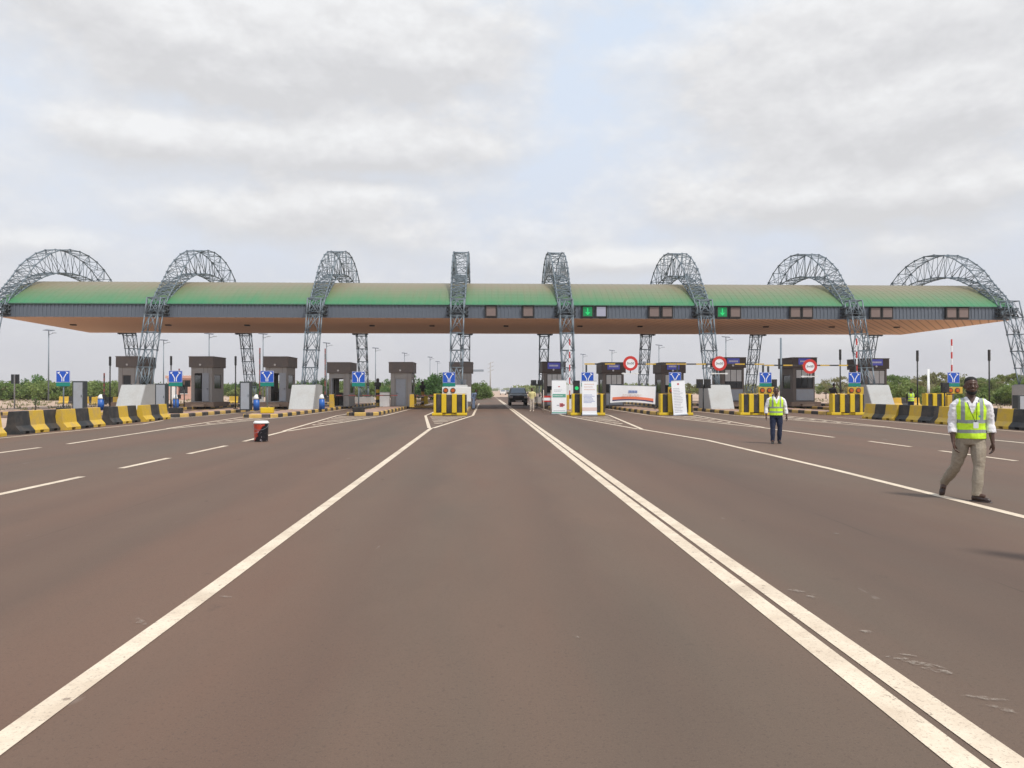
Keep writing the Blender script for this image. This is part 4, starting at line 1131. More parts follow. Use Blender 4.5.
# signs beyond
sg = empty('road_sign', (PX(14.6, 62), 62, 0)); tag(sg, 'back of a small dark sign on a thin pale post, far left', 'road sign')
b = MB(); b.tube([(0, 0, 0), (0, 0, 2.75)], .055, 8); b.build('post', M['concrete'], sg)
b = MB(); b.b2(-.33, .33, .06, .09, 2.0, 2.75, 0, .01); b.b2(-.33, .33, .09, .12, 2.1, 2.2); b.build('panel', M['steel_dark'], sg)
gb = empty('overhead_sign', (PX(478, 120), 120, 0)); tag(gb, 'distant cantilever arm reaching over the road from behind the centre-left booth', 'road sign')
b = MB(); b.tube([(-2.6, 0, 0), (-2.6, 0, 5.0)], .14, 8); b.build('post', M['galv'], gb)
b = MB(); b.b2(-2.6, .9, -.1, .1, 4.4, 4.75, 0, .02); b.build('arm', M['grey_door'], gb)
# ------------------------------------------------------------------ people
def foldtex(sz):
    k = 'folds%d' % int(sz*1000); t = bpy.data.textures.get(k)
    if not t: t = bpy.data.textures.new(k, 'CLOUDS'); t.noise_scale = sz; t.noise_depth = 2
    return t
def remesh(mb, name, mat, parent, vox=.007, smooth=3, cut=None, fold=0, fsz=.07):
    me = mb.mesh('tmp', mat); o = bpy.data.objects.new('tmp', me); COL.objects.link(o)
    m1 = o.modifiers.new('r', 'REMESH'); m1.mode = 'VOXEL'; m1.voxel_size = vox; m1.use_smooth_shade = True
    m2 = o.modifiers.new('s', 'SMOOTH'); m2.iterations = smooth; m2.factor = .5
    if fold:
        m3 = o.modifiers.new('d', 'DISPLACE'); m3.texture = foldtex(fsz); m3.strength = fold; m3.mid_level = .5; m3.texture_coords = 'LOCAL'
    dg = bpy.context.evaluated_depsgraph_get(); me2 = bpy.data.meshes.new_from_object(o.evaluated_get(dg))
    bpy.data.objects.remove(o); bpy.data.meshes.remove(me)
    me2.name = name; me2.materials.clear(); me2.materials.append(mat)
    if cut:
        bm = bmesh.new(); bm.from_mesh(me2); bmesh.ops.delete(bm, geom=[v for v in bm.verts if cut(v.co)], context='VERTS'); bm.to_mesh(me2); bm.free()
    for p in me2.polygons: p.use_smooth = True
    ob = bpy.data.objects.new(name, me2); COL.objects.link(ob); ob.parent = parent
    return ob
def V3(*a): return Vector(a)
def lerp(a, b, t): return a+(b-a)*t
def hand(mb, wrist, dirv, palm_n, side, curl=.5, k=1.0):
    "palm and five fingers; dirv along the hand, palm_n faces the thigh"
    d = dirv.normalized(); n = (palm_n-d*palm_n.dot(d)).normalized(); w = d.cross(n)*side   # towards the thumb
    P = [wrist+d*.0, wrist+d*.03, wrist+d*.065, wrist+d*.095]
    ring = []
    for p, a, b in zip(P, (.026, .036, .041, .038), (.020, .018, .017, .014)):
        ring.append([p+w*math.cos(t)*a*k+n*math.sin(t)*b*k for t in [2*PI*i/12 for i in range(12)]])
    Vv = [q for r_ in ring for q in r_]; F = []
    for i in range(3):
        for j in range(12): F.append((i*12+j, i*12+(j+1) % 12, (i+1)*12+(j+1) % 12, (i+1)*12+j))
    F += [tuple(range(11, -1, -1)), tuple(range(36, 48))]; mb.add(Vv, F)
    for off, ln in ((.030, .068), (.010, .078), (-.010, .073), (-.029, .056)):
        a = wrist+d*.085+w*off*k; b = a+(d+n*curl*.3)*ln*.45; c = b+(d+n*curl*1.0)*ln*.33; e = c+(d*.8+n*curl*1.5)*ln*.25
        mb.tube([a, b, c, e], [.0095*k, .009*k, .0085*k, .007*k], 8)
    a = wrist+d*.025+w*.022*k; b = a+(w*.6+d*.7+n*.3)*.035; c = b+(d*1.0+w*.25+n*.35)*.032; e = c+(d+n*.3)*.022
    mb.tube([a, b, c, e], [.013*k, .0115*k, .010*k, .008*k], 8)
def limb(mb, a, b, c, ra, rb, rc, t0=0., t1=1., extra=0.):
    "tapered limb a-b-c, optionally only the stretch t0..t1 of its length"
    pts = []; rs = []
    n = 14
    for i in range(n+1):
        t = t0+(t1-t0)*i/n
        if t < .5: p = lerp(a, b, t*2); r_ = ra+(rb-ra)*(t*2); r_ += .010*math.sin(PI*t*2)*(ra/.06)
        else: p = lerp(b, c, (t-.5)*2); r_ = rb+(rc-rb)*((t-.5)*2); r_ += .008*math.sin(PI*min(1, (t-.5)*2*1.2))*(rb/.05)
        pts.append(p); rs.append(r_+extra)
    # round the bend
    sm_ = [pts[0]]+[(pts[i-1]+pts[i]*2+pts[i+1])/4 for i in range(1, n)]+[pts[-1]]
    mb.tube(sm_, rs, 14)
def person(px, Y, H, yaw, pose, look, lab, cloth, zb=0., vox=.007, group=None):
    root = empty('person', (PX(px, Y), Y, zb), yaw); tag(root, lab, 'person', group); s = H/1.75; root.scale = (s, s, s)
    J = pose
    pel = J['pelvis']; lean = J.get('lean', V3(0, 0, 0))
    def tor(z): # centre shift of the trunk at height z
        t = max(0, (z-.92)/.5); return pel.x+lean.x*t, pel.y+lean.y*t
    def trunk(mb, zs, ex):
        base = [(.80, .150, .115), (.88, .170, .122), (.96, .168, .120), (1.06, .160, .118), (1.16, .166, .120), (1.27, .182, .124), (1.35, .192, .112), (1.40, .172, .092), (1.432, .120, .076), (1.475, .062, .060)]
        R = []
        for z, rx, ry in base:
            if zs[0]-.03 <= z <= zs[1]+.03:
                cx, cy = tor(z); R.append((z+J.get('dz', 0), cx, cy, rx*J.get('bulk', 1)+ex, ry*J.get('bulk', 1)+ex))
        if zs[0] > base[0][0]:
            pass
        mb.rings(R, 26)
    dz = V3(0, 0, J.get('dz', 0))
    # --- body
    b = MB(); trunk(b, (.80, 1.5), 0)
    nx, ny = tor(1.45); neck = V3(nx, ny+.005, 1.42)+dz
    hd = V3(nx+lean.x*.1, ny-.018+lean.y*.1, 0)+dz
    b.tube([neck, neck+V3(0, -.004, .06), V3(hd.x, hd.y+.02, 1.56+dz.z)], [.062, .056, .054], 16)
    Hh = MB()
    hr = [(1.512, -.058, .030, .028), (1.522, -.045, .048, .045), (1.545, -.026, .060, .066), (1.575, -.010, .068, .082), (1.605, -.004, .073, .090), (1.635, 0, .076, .095), (1.665, .002, .078, .098), (1.695, .004, .077, .096), (1.72, .006, .068, .084), (1.738, .008, .050, .062), (1.750, .010, .022, .028)]
    Hh.rings([(z, 0, cy, rx, ry) for z, cy, rx, ry in hr], 22)
    # nose, brow, lips, ears, chin
    Hh.tube([V3(0, -.086, 1.655), V3(0, -.104, 1.622), V3(0, -.110, 1.606)], [.009, .014, .017], 8)
    Hh.tube([V3(-.018, -.096, 1.602), V3(.018, -.096, 1.602)], [.010, .010], 8)
    Hh.tube([V3(-.045, -.080, 1.668), V3(0, -.094, 1.664), V3(.045, -.080, 1.668)], [.009, .011, .009], 8)
    Hh.tube([V3(-.022, -.088, 1.572), V3(0, -.097, 1.573), V3(.022, -.088, 1.572)], [.007, .0095, .007], 8)
    Hh.tube([V3(-.020, -.086, 1.560), V3(0, -.094, 1.558), V3(.020, -.086, 1.560)], [.007, .010, .007], 8)
    for sx in (-1, 1):
        Hh.tube([V3(sx*.074, .0, 1.595), V3(sx*.084, .012, 1.62), V3(sx*.082, .012, 1.650)], [.010, .016, .012], 8)
        Hh.tube([V3(sx*.04, -.070, 1.615), V3(sx*.05, -.06, 1.60)], [.018, .020], 8)
    Rz = Matrix.Rotation(look[0], 3, 'Z') @ Matrix.Rotation(look[1], 3, 'X'); piv = V3(0, .02, 1.54)
    HM = lambda p: Rz @ (Vector(p)-piv)+piv+V3(hd.x, hd.y, dz.z)
    Hh.v = [tuple(HM(p)) for p in Hh.v]; b.add(Hh.v, Hh.f, 0, True)
    for sd, nm in ((-1, 'R'), (1, 'L')):
        sh, el, wr = J['sh'+nm], J['el'+nm], J['wr'+nm]
        b.tube([V3(tor(1.36)[0]+sd*.08, tor(1.36)[1], 1.365)+dz, sh+V3(-sd*.02, 0, 0)], [.06, .046], 12)
        limb(b, sh, el, wr, .044, .038, .026)
        hand(b, wr, J['hd'+nm], V3(-sd*1.0, -.25, 0), 1 if sd > 0 else -1, J.get('curl', .6))
        hp, kn, an = J['hip'+nm], J['kn'+nm], J['an'+nm]
        limb(b, hp, kn, an, .088, .058, .040)
        b.tube([an, an+J['ft'+nm]*.10], [.04, .03], 10)
    remesh(b, 'body', M['skin'], root, vox)
    # --- eyes
    e = MB()
    for sx in (-1, 1):
        c = HM(V3(sx*.031, -.082, 1.640)); fw = Rz @ V3(0, -1, 0)
        e.tube([c-fw*.002, c+fw*.003], [.009, .005], 10); e.tube([c+fw*.001, c+fw*.005], [.0065, .005], 8, 1)
    e.build('eyes', [M['eyewhite'], M['black']], root)
    # --- hair
    h = MB()
    h.rings([(1.668, 0, .022, .081, .086), (1.70, 0, .014, .0825, .096), (1.725, 0, .012, .075, .090), (1.748, 0, .012, .056, .070), (1.763, 0, .013, .025, .032)], 22)
    h.rings([(1.60, 0, .055, .060, .048), (1.64, 0, .045, .076, .062), (1.69, 0, .03, .081, .080)], 18)
    if cloth.get('beard'):
        h.rings([(1.503, 0, -.052, .036, .034), (1.52, 0, -.042, .055, .052), (1.545, 0, -.024, .067, .0705), (1.566, 0, -.006, .0725, .078)], 18)
    h.v = [tuple(HM(p)) for p in h.v]
    remesh(h, 'hair', M['hair'], root, min(vox, .008), 2)
    # --- shirt
    t = MB(); trunk(t, (.84 if cloth.get('untucked', 1) else .94, 1.46), .012)
    for sd, nm in ((-1, 'R'), (1, 'L')):
        t.tube([V3(tor(1.36)[0]+sd*.07, tor(1.36)[1], 1.36)+dz, lerp(V3(tor(1.36)[0], tor(1.36)[1], 1.37)+dz, J['sh'+nm], .85), J['sh'+nm]+V3(sd*.012, 0, -.03)], [.085, .072, .058], 14)
        limb(t, J['sh'+nm], J['el'+nm], J['wr'+nm], .052, .046, .038, 0, cloth.get('sleeve', .72), .010)
    cn_ = neck+V3(0, -.005, 0)
    def vcut(p):
        z = p.z-J.get('dz', 0); x = p.x-nx; return p.y < ny-.02 and z > 1.38 and abs(x) < (z-1.38)*.55
    sh_o = remesh(t, 'shirt', cloth['shirt'], root, vox, 3, vcut if vox < .012 else None, .022, .06)
    c = MB(); c.tube([neck+V3(0, .005, .012), neck+V3(0, -.002, .055)], [.073, .066], 18, 0, 1, False)
    c.v = [p for p in c.v]; c.build('collar', cloth['shirt'], sh_o)
    # --- vest
    if cloth.get('vest'):
        v = MB(); trunk(v, (.84, 1.45), .026)
        for sd, nm in ((-1, 'R'), (1, 'L')): v.tube([V3(tor(1.36)[0]+sd*.05, tor(1.36)[1], 1.355)+dz, lerp(J['sh'+nm], V3(tor(1.36)[0], tor(1.36)[1], 1.37)+dz, .16)], [.100, .086], 14)
        def vc(p):
            z = p.z-J.get('dz', 0); x = p.x-nx; return (p.y < ny and z > 1.235 and abs(x) < (z-1.235)*.42) or (z > 1.40 and abs(x) < .085)
        vo = remesh(v, 'safety_vest', M['vest'], root, vox, 3, vc, .014, .11)
        if cloth.get('badge'):
            g = MB(); g.box((nx+.035, ny-.168, 1.075), (.062, .006, .085), 0, None, .002); g.build('badge', M['sign_white'], root)
            g = MB(); g.tube([(nx-.055, ny-.10, 1.40), (nx-.03, ny-.155, 1.28), (nx+.03, ny-.168, 1.12)], .004, 6); g.tube([(nx+.06, ny-.10, 1.40), (nx+.05, ny-.155, 1.28), (nx+.036, ny-.168, 1.12)], .004, 6); g.build('lanyard', M['blackcloth'], root)
            g = MB(); g.disc((nx+.085, ny-.158, 1.20), .017, .006, 0, 12); g.build('chest_emblem', PG, vo)
    # --- trousers
    q = MB()
    cx, cy = tor(.9)
    q.rings([(z_+dz.z, cx, cy, a_*J.get('bulk', 1), b_*J.get('bulk', 1)) for z_, a_, b_ in ((.795, .155, .115), (.86, .180, .132), (.94, .180, .132), (1.0, .172, .128))], 24)
    for nm in 'RL':
        a, k_, c_ = J['hip'+nm], J['kn'+nm], J['an'+nm]
        limb(q, a, k_, c_, .086, .062, .052, 0, 1.0, cloth.get('baggy', .008))
        q.tube([lerp(k_, c_, .86), lerp(k_, c_, 1.02)], [.062, .060], 14)
    remesh(q, 'trousers', cloth['legs'], root, vox, 3, None, .020, .10)
    # --- shoes
    for nm in 'RL':
        s_ = MB(); an, f = J['an'+nm], J['ft'+nm].normalized(); up = J.get('up'+nm, V3(0, 0, 1)); up = (up-f*up.dot(f)).normalized()
        h_ = an-up*.035; heel = h_-f*.055
        s_.tube([heel, h_, h_+f*.08-up*.010, h_+f*.15-up*.022, h_+f*.185-up*.026], [.033, .043, .040, .036, .020], 14)
        s_.tube([an+up*.02, an-up*.03], [.043, .045], 12)
        sole = h_-up*.038; w = f.cross(up)
        P = []
        for t_, hw_ in ((-.085, .022), (-.05, .034), (.04, .034), (.12, .042), (.17, .036), (.205, .016)):
            P.append((sole+f*t_+w*hw_, sole+f*t_-w*hw_))
        ns_ = len(P); Vv = [p[0] for p in P]+[p[1] for p in P]; Vv += [p-up*.022 for p in Vv]
        F = []
        for i in range(ns_-1): F += [(i, i+1, ns_+i+1, ns_+i), (2*ns_+i, 3*ns_+i, 3*ns_+i+1, 2*ns_+i+1), (i, 2*ns_+i, 2*ns_+i+1, i+1), (ns_+i, ns_+i+1, 3*ns_+i+1, 3*ns_+i)]
        F += [(0, ns_, 3*ns_, 2*ns_), (ns_-1, 3*ns_-1, 4*ns_-1, 2*ns_-1)]
        s_.add(Vv, F)
        remesh(s_, 'shoe', cloth['shoe'], root, min(vox, .008), 2)
    return root
def pose(**k):
    P = dict(pelvis=V3(0, 0, .92), shR=V3(-.205, 0, 1.375), shL=V3(.205, 0, 1.375), elR=V3(-.25, .03, 1.10), elL=V3(.25, .03, 1.10), wrR=V3(-.26, -.03, .86), wrL=V3(.26, -.03, .86),
             hdR=V3(0, -.15, -1), hdL=V3(0, -.15, -1), hipR=V3(-.09, 0, .90), hipL=V3(.09, 0, .90), knR=V3(-.10, -.02, .49), knL=V3(.10, -.02, .49), anR=V3(-.10, .02, .085), anL=V3(.10, .02, .085),
             ftR=V3(-.15, -1, -.02), ftL=V3(.15, -1, -.02))
    P.update(k); return P
walk = pose(pelvis=V3(0, .16, .915), lean=V3(0, -.02, 0),
    shR=V3(-.195, .14, 1.375), shL=V3(.195, .12, 1.375), elR=V3(-.232, .14, 1.09), elL=V3(.238, .16, 1.10), wrR=V3(-.232, .05, .83), wrL=V3(.262, .10, .83),
    hdR=V3(.10, -.2, -1), hdL=V3(.06, -.1, -1), hipR=V3(-.09, .16, .88), hipL=V3(.09, .16, .88),
    knL=V3(.085, .06, .49), anL=V3(.045, .02, .085), ftL=V3(.95, -.55, -.02),
    knR=V3(-.175, .20, .48), anR=V3(-.285, .52, .20), ftR=V3(-.22, -.45, -.85), upR=V3(0, -.8, .5), curl=.9)
CL = dict(shirt=M['shirt'], vest=1, badge=1, legs=M['khaki'], shoe=M['shoe'], beard=1, sleeve=.76)
person(972.5, 10.02, 1.67, rad(-24), walk, (rad(4), 0), 'person walking in a hi-vis vest over white shirt, khaki trousers and brown shoes', CL, vox=.0058)
st2 = pose(elR=V3(-.28, .02, 1.11), elL=V3(.28, .02, 1.11), wrR=V3(-.30, -.05, .87), wrL=V3(.31, -.02, .86), hdR=V3(-.05, -.1, -1), hdL=V3(.1, -.1, -1), knR=V3(-.105, -.05, .49), anR=V3(-.11, -.05, .085), anL=V3(.10, .10, .085), knL=V3(.11, .0, .49), bulk=1.06)
person(776, 21.0, 1.58, rad(-14), st2, (rad(-5), rad(-8)), 'person walking in hi-vis vest, white shirt and navy trousers near the middle right', dict(shirt=M['shirt'], vest=1, legs=M['navy'], shoe=M['black'], sleeve=.88, baggy=.008), vox=.008)
person(1128, 6.1, 1.75, rad(-40), pose(), (0, 0), 'person in a hi-vis vest just outside the right edge of the picture', dict(shirt=M['shirt'], vest=1, legs=M['navy'], shoe=M['black'], sleeve=.8), vox=.012)
person(911, 47, 1.62, rad(150), pose(elR=V3(-.25, -.12, 1.15), wrR=V3(-.12, -.3, 1.2)), (0, 0), 'person in a hi-vis vest behind the right barriers, seen from the waist up', dict(shirt=M['blackcloth'], vest=1, legs=M['navy'], shoe=M['black'], sleeve=.6), vox=.014, zb=-.02)
person(532, 54, 1.66, rad(-10), pose(), (rad(10), 0), 'person in pale yellow top and beige trousers standing beside the dark car', dict(shirt=M['palecloth'], legs=M['beige'], shoe=M['beige'], sleeve=.55), vox=.014, zb=0)
person(832, 49.5, 1.76, rad(120), pose(elR=V3(-.2, -.18, 1.15), wrR=V3(-.12, -.38, 1.05), elL=V3(.2, -.18, 1.15), wrL=V3(.12, -.38, 1.05), lean=V3(0, -.16, 0)), (0, 0), 'person dressed in black standing behind the right crash cushion', dict(shirt=M['blackcloth'], legs=M['blackcloth'], shoe=M['black'], sleeve=.9, baggy=.03), vox=.014, zb=.188)
person(473.5, 58.5, 1.55, rad(60), pose(lean=V3(0, -.2, 0)), (0, 0), 'person in grey blue clothes at the corner of the centre-left booth', dict(shirt=M['bluecloth'], legs=M['bluecloth'], shoe=M['black'], sleeve=.8), vox=.014, zb=0)

# ------------------------------------------------------------------ vegetation
def leafcloud(rnd, clumps, per, size, droop=0):
    b = MB()
    for (c, rx, rz) in clumps:
        for _ in range(per):
            # points denser towards the shell of each clump
            u = Vector((rnd.gauss(0, 1), rnd.gauss(0, 1), rnd.gauss(0, 1))).normalized()*(rnd.random()**.45)
            p = c+Vector((u.x*rx, u.y*rx, u.z*rz))
            a = Vector((rnd.gauss(0, 1), rnd.gauss(0, 1), rnd.gauss(0, 1))).normalized()
            t = a.cross(Vector((rnd.gauss(0, 1), rnd.gauss(0, 1), rnd.gauss(0, 1)))).normalized()
            s_ = size*rnd.uniform(.6, 1.4)
            b.add([p-a*s_, p+t*s_*.45, p+a*s_, p-t*s_*.45], [(0, 1, 2, 3)])
    return b
def tree_variant(seed, H, spread, mat, nclump, per, trunk_h, flat=.45, leaf=.16):
    rnd = random.Random(seed); root = empty('acacia_tree', (0, 0, 0))
    tr = MB(); tr.tube([(0, 0, -.1), (rnd.uniform(-.1, .1), 0, trunk_h*.5), (rnd.uniform(-.2, .2), rnd.uniform(-.2, .2), trunk_h)], [.17, .13, .10], 8)
    top = Vector(tr.v[-1]); cl = []
    for k in range(nclump):
        a = rnd.uniform(0, 2*PI); r_ = spread*math.sqrt(rnd.random()); z = H-(H-trunk_h)*(.15+.75*rnd.random()**1.2)-.25*r_
        c = Vector((r_*math.cos(a), r_*math.sin(a), max(z, trunk_h*.8))); rr = rnd.uniform(.45, 1.0)*spread*.36
        cl.append((c, rr, rr*flat*1.3))
        if k % 2 == 0:
            m_ = top.lerp(c, .5)+Vector((0, 0, -.15)); tr.tube([(0, 0, trunk_h*.8), m_, c], [.08, .05, .02], 6)
    tr.build('trunk', M['bark'], root); leafcloud(rnd, cl, per, leaf).build('crown', mat, root)
    return root
variants = [tree_variant(1, 5.2, 2.9, M['leaf_a'], 26, 150, 1.7), tree_variant(2, 4.3, 2.6, M['leaf_c'], 22, 120, 1.4), tree_variant(3, 5.6, 3.2, M['leaf_b'], 30, 150, 1.5, .5),
            tree_variant(4, 4.6, 2.2, M['leaf_a'], 18, 110, 1.9, .35), tree_variant(5, 4.9, 3.4, M['leaf_c'], 26, 80, 2.0, .35)]
def shrub_variant(seed, H, spread, mat, nclump, per, leaf=.15):
    rnd = random.Random(seed); root = empty('shrub', (0, 0, 0)); st = MB(); cl = []
    for k in range(nclump):
        a = rnd.uniform(0, 2*PI); r_ = spread*math.sqrt(rnd.random()); z = H*(.2+.65*rnd.random())*(1-.35*(r_/spread)**2)
        c = Vector((r_*math.cos(a), r_*math.sin(a), z)); rr = rnd.uniform(.3, .6)*spread*.6; cl.append((c, rr, min(rr, z*.95)))
        if k % 3 == 0: st.tube([(r_*.2*math.cos(a), r_*.2*math.sin(a), -.05), c], [.04, .015], 5)
    st.build('stem', M['bark'], root); leafcloud(rnd, cl, per, leaf).build('foliage', mat, root); return root
shrubs = [shrub_variant(11, 3.2, 2.6, M['leaf_b'], 24, 90, .2), shrub_variant(12, 2.6, 3.0, M['leaf_a'], 24, 90, .2), shrub_variant(13, 3.6, 2.3, M['leaf_b'], 22, 90, .2), shrub_variant(14, 2.4, 2.2, M['leaf_c'], 18, 80, .18), shrub_variant(15, 3.4, 2.4, M['leaf_d'], 24, 100, .18)]
usedp = set()
def place(p, x, y, s, rz, lab, cat, grp=None):
    if p.name in usedp: o = copy_tree(p)
    else: o = p; usedp.add(p.name)
    o.location = (x, y, 0); o.scale = (s, s, s*random.uniform(.9, 1.1)); o.rotation_euler = (0, 0, rz)
    return tag(o, lab, cat, grp)
random.seed(77)
# trees behind the right barriers
cands = []
for px, yt, Y, v in [(893, 370, 98, 2), (905, 374, 112, 0), (917, 373, 90, 1), (928, 370, 105, 0), (938, 366, 96, 4), (949, 372, 120, 1), (962, 374, 108, 0), (972, 378, 84, 3), (980, 372, 118, 2),
                     (991, 374, 92, 0), (1001, 371, 104, 4), (1012, 367, 98, 3), (1022, 372, 88, 0), (1034, 370, 95, 2), (1050, 368, 90, 1), (858, 376, 120, 1), (842, 372, 110, 4), (826, 380, 130, 0),
                     (690, 380, 140, 1), (700, 382, 130, 0), (712, 381, 150, 3), (640, 384, 160, 0), (655, 383, 150, 1), (770, 384, 150, 2), (752, 383, 160, 1), (1070, 366, 84, 0), (1090, 368, 80, 2), (1110, 362, 84, 4)]:
    cands.append((px, yt, Y, v))
cands.sort()
for k, (px, yt, Y, v) in enumerate(cands):
    Hn = [5.2, 4.3, 5.6, 4.6, 4.9][v]; Hw = 1.5+(390-yt)*Y/FPX
    right = px > 885
    place(variants[v], PX(px, Y), Y, Hw/Hn*.90, random.uniform(0, 6), 'spreading green acacia tree in the belt of trees %s' % ('behind the right barriers' if right else 'seen between the right toll booths'), 'tree', 'trees behind the right barriers' if right else 'trees between the right booths')
# low shrubs in front of the trees on the right
for k in range(34):
    px = random.uniform(885, 1060); Y = random.uniform(72, 96)
    place(shrubs[random.choice([0, 1, 2, 3])], PX(px, Y), Y, random.uniform(.45, .85), random.uniform(0, 6), 'green shrub in the undergrowth below the trees on the right', 'shrub', 'shrubs below the right trees')
# continuous scrub on the left and behind the booths
for k in range(95):
    px = -90+k*2.25+random.uniform(-2, 2); Y = random.uniform(112, 150); top = random.uniform(381, 383.5)
    if 174 < px < 192 and Y < 128: Y += 20
    Hw = 1.5+(390-top)*Y/FPX
    place(shrubs[random.choice([0, 1, 2, 2, 0, 3])], PX(px, Y), Y, Hw/3.1, random.uniform(0, 6), 'dense green shrub in the scrub beyond the left barriers', 'shrub', 'scrub beyond the left barriers')
for k in range(60):
    px = 124+k*5.2+random.uniform(-2, 2); Y = random.uniform(150, 200); top = random.uniform(379.5, 383) if px > 290 else random.uniform(381, 384.5)
    if px > 445: break
    Hw = 1.5+(390-top)*Y/FPX
    place(shrubs[random.choice([0, 1, 2, 3, 4])], PX(px, Y), Y, Hw/3.1, random.uniform(0, 6), 'green shrub in the line of scrub seen between the left toll booths', 'shrub', 'scrub behind the left toll booths')
for k, (px, top, Y) in enumerate([(411, 377, 120), (434, 375, 110), (440, 372, 118), (479, 382, 135), (484, 384, 160), (400, 379, 130), (474, 380, 120), (37, 374.5, 128), (565, 384, 130), (575, 386, 150)]):
    Hw = 1.5+(390-top)*Y/FPX
    place(shrubs[[4, 4, 4, 0, 0, 4, 0, 4, 1, 1][k]], PX(px, Y), Y, Hw/3.2, random.uniform(0, 6), ['round dark green bush right of the fifth booth', 'dark green bush left of the centre V sign', 'taller dark green bush behind the centre V sign', 'round green bush at the left side of the open lane', 'small green bush ending the row by the open lane', 'dark green bush behind the fifth booth', 'green bush touching the centre-left booth', 'dark bushy crown rising above the scrub at far left', 'low bush behind the green banded banner', 'low bush behind the centre-right booth'][k], 'bush')
for o in bpy.data.objects:
    if o.get('category') == 'bush': o.name = 'bush'
# sapling by the left barrier
sp_ = empty('sapling', (PX(35.3, 46), 46, 0)); tag(sp_, 'young bare sapling with a small dark crown behind the left barriers', 'sapling')
t = MB(); t.tube([(0, 0, -.05), (.02, 0, .5), (0, 0, 1.0)], [.05, .04, .02], 6); t.build('trunk', M['bark'], sp_)
leafcloud(random.Random(3), [(Vector((0, 0, .95)), .22, .25), (Vector((.1, 0, .75)), .18, .15)], 40, .05).build('crown', M['leaf_d'], sp_)
# far wood on the horizon: one mass nobody could count
rnd = random.Random(8); cl = []
for k in range(420):
    a = rnd.uniform(-1.0, 1.0); Y = rnd.uniform(330, 420); x = Y*math.tan(a*.85); 
    if -14 < x < 14: Y *= 2.6; x *= 2.2
    r_ = rnd.uniform(3, 6); cl.append((Vector((x, Y, r_*.35+rnd.uniform(0, 1.1))), r_, r_*.42))
fw = leafcloud(rnd, cl, 60, .8).build('far_woodland', M['leaf_a']); tag(fw, 'far low woodland along the horizon', 'woodland', None, 'stuff')
# dry grass and stones on the left sand
gr = MB(); rnd = random.Random(4)
for k in range(2600):
    px = rnd.uniform(-60, 1060); Y = rnd.uniform(52, 125); x = PX(px, Y)
    if -34.5 < x < 38: continue
    for j in range(4):
        a = rnd.uniform(0, 6.3); hh = rnd.uniform(.10, .35); q = Vector((x+rnd.uniform(-.15, .15), Y+rnd.uniform(-.15, .15), -.03))
        gr.add([q-Vector((math.cos(a)*.05, math.sin(a)*.05, 0)), q+Vector((math.cos(a)*.05, math.sin(a)*.05, 0)), q+Vector((rnd.uniform(-.1, .1), rnd.uniform(-.1, .1), hh))], [(0, 1, 2)])
tag(gr.build('dry_grass', M['leaf_c']), 'sparse dry grass tufts on the sandy ground beside the plaza', 'grass', None, 'stuff')

# ------------------------------------------------------------------ air
hz = MB(); hz.b2(-900, 1000, -60, 1300, -1.2, 60); hm = bpy.data.materials.new('air'); hm.use_nodes = True; hn = hm.node_tree; hn.nodes.clear()
ho = hn.nodes.new('ShaderNodeOutputMaterial'); hv = hn.nodes.new('ShaderNodeVolumePrincipled'); hv.inputs['Density'].default_value = .0003; hv.inputs['Color'].default_value = (.90, .89, .92, 1)
hn.links.new(hv.outputs[0], ho.inputs['Volume'])
tag(hz.build('haze', hm), 'thin pale dusty haze filling the air', 'haze', None, 'stuff')
# ------------------------------------------------------------------ light and sky
SUN_EL, SUN_AZ = rad(58), rad(140)      # azimuth clockwise from +Y
w = bpy.data.worlds.new('World'); S.world = w; w.use_nodes = True; nt = w.node_tree
bg = nt.nodes['Background']; out = nt.nodes['World Output']
sky = N(nt, 'ShaderNodeTexSky', sky_type='NISHITA'); sky.sun_disc = False; sky.sun_elevation = SUN_EL; sky.sun_rotation = SUN_AZ; sky.dust_density = 3; sky.air_density = 1.2
L(nt, sky.outputs[0], bg.inputs[0]); bg.inputs[1].default_value = .085
tc = N(nt, 'ShaderNodeTexCoord'); sep = N(nt, 'ShaderNodeSeparateXYZ'); L(nt, tc.outputs['Generated'], sep.inputs[0])
dx, dy, dz_ = sep.outputs
az = math_n(nt, 'ARCTAN2', dx, dy); el = math_n(nt, 'ARCSINE', dz_)
zc = math_n(nt, 'ADD', math_n(nt, 'MAXIMUM', dz_, 0), .26)
cmb = N(nt, 'ShaderNodeCombineXYZ'); L(nt, math_n(nt, 'DIVIDE', dx, zc), cmb.inputs[0]); L(nt, math_n(nt, 'DIVIDE', dy, zc), cmb.inputs[1])
pc = cmb.outputs[0]
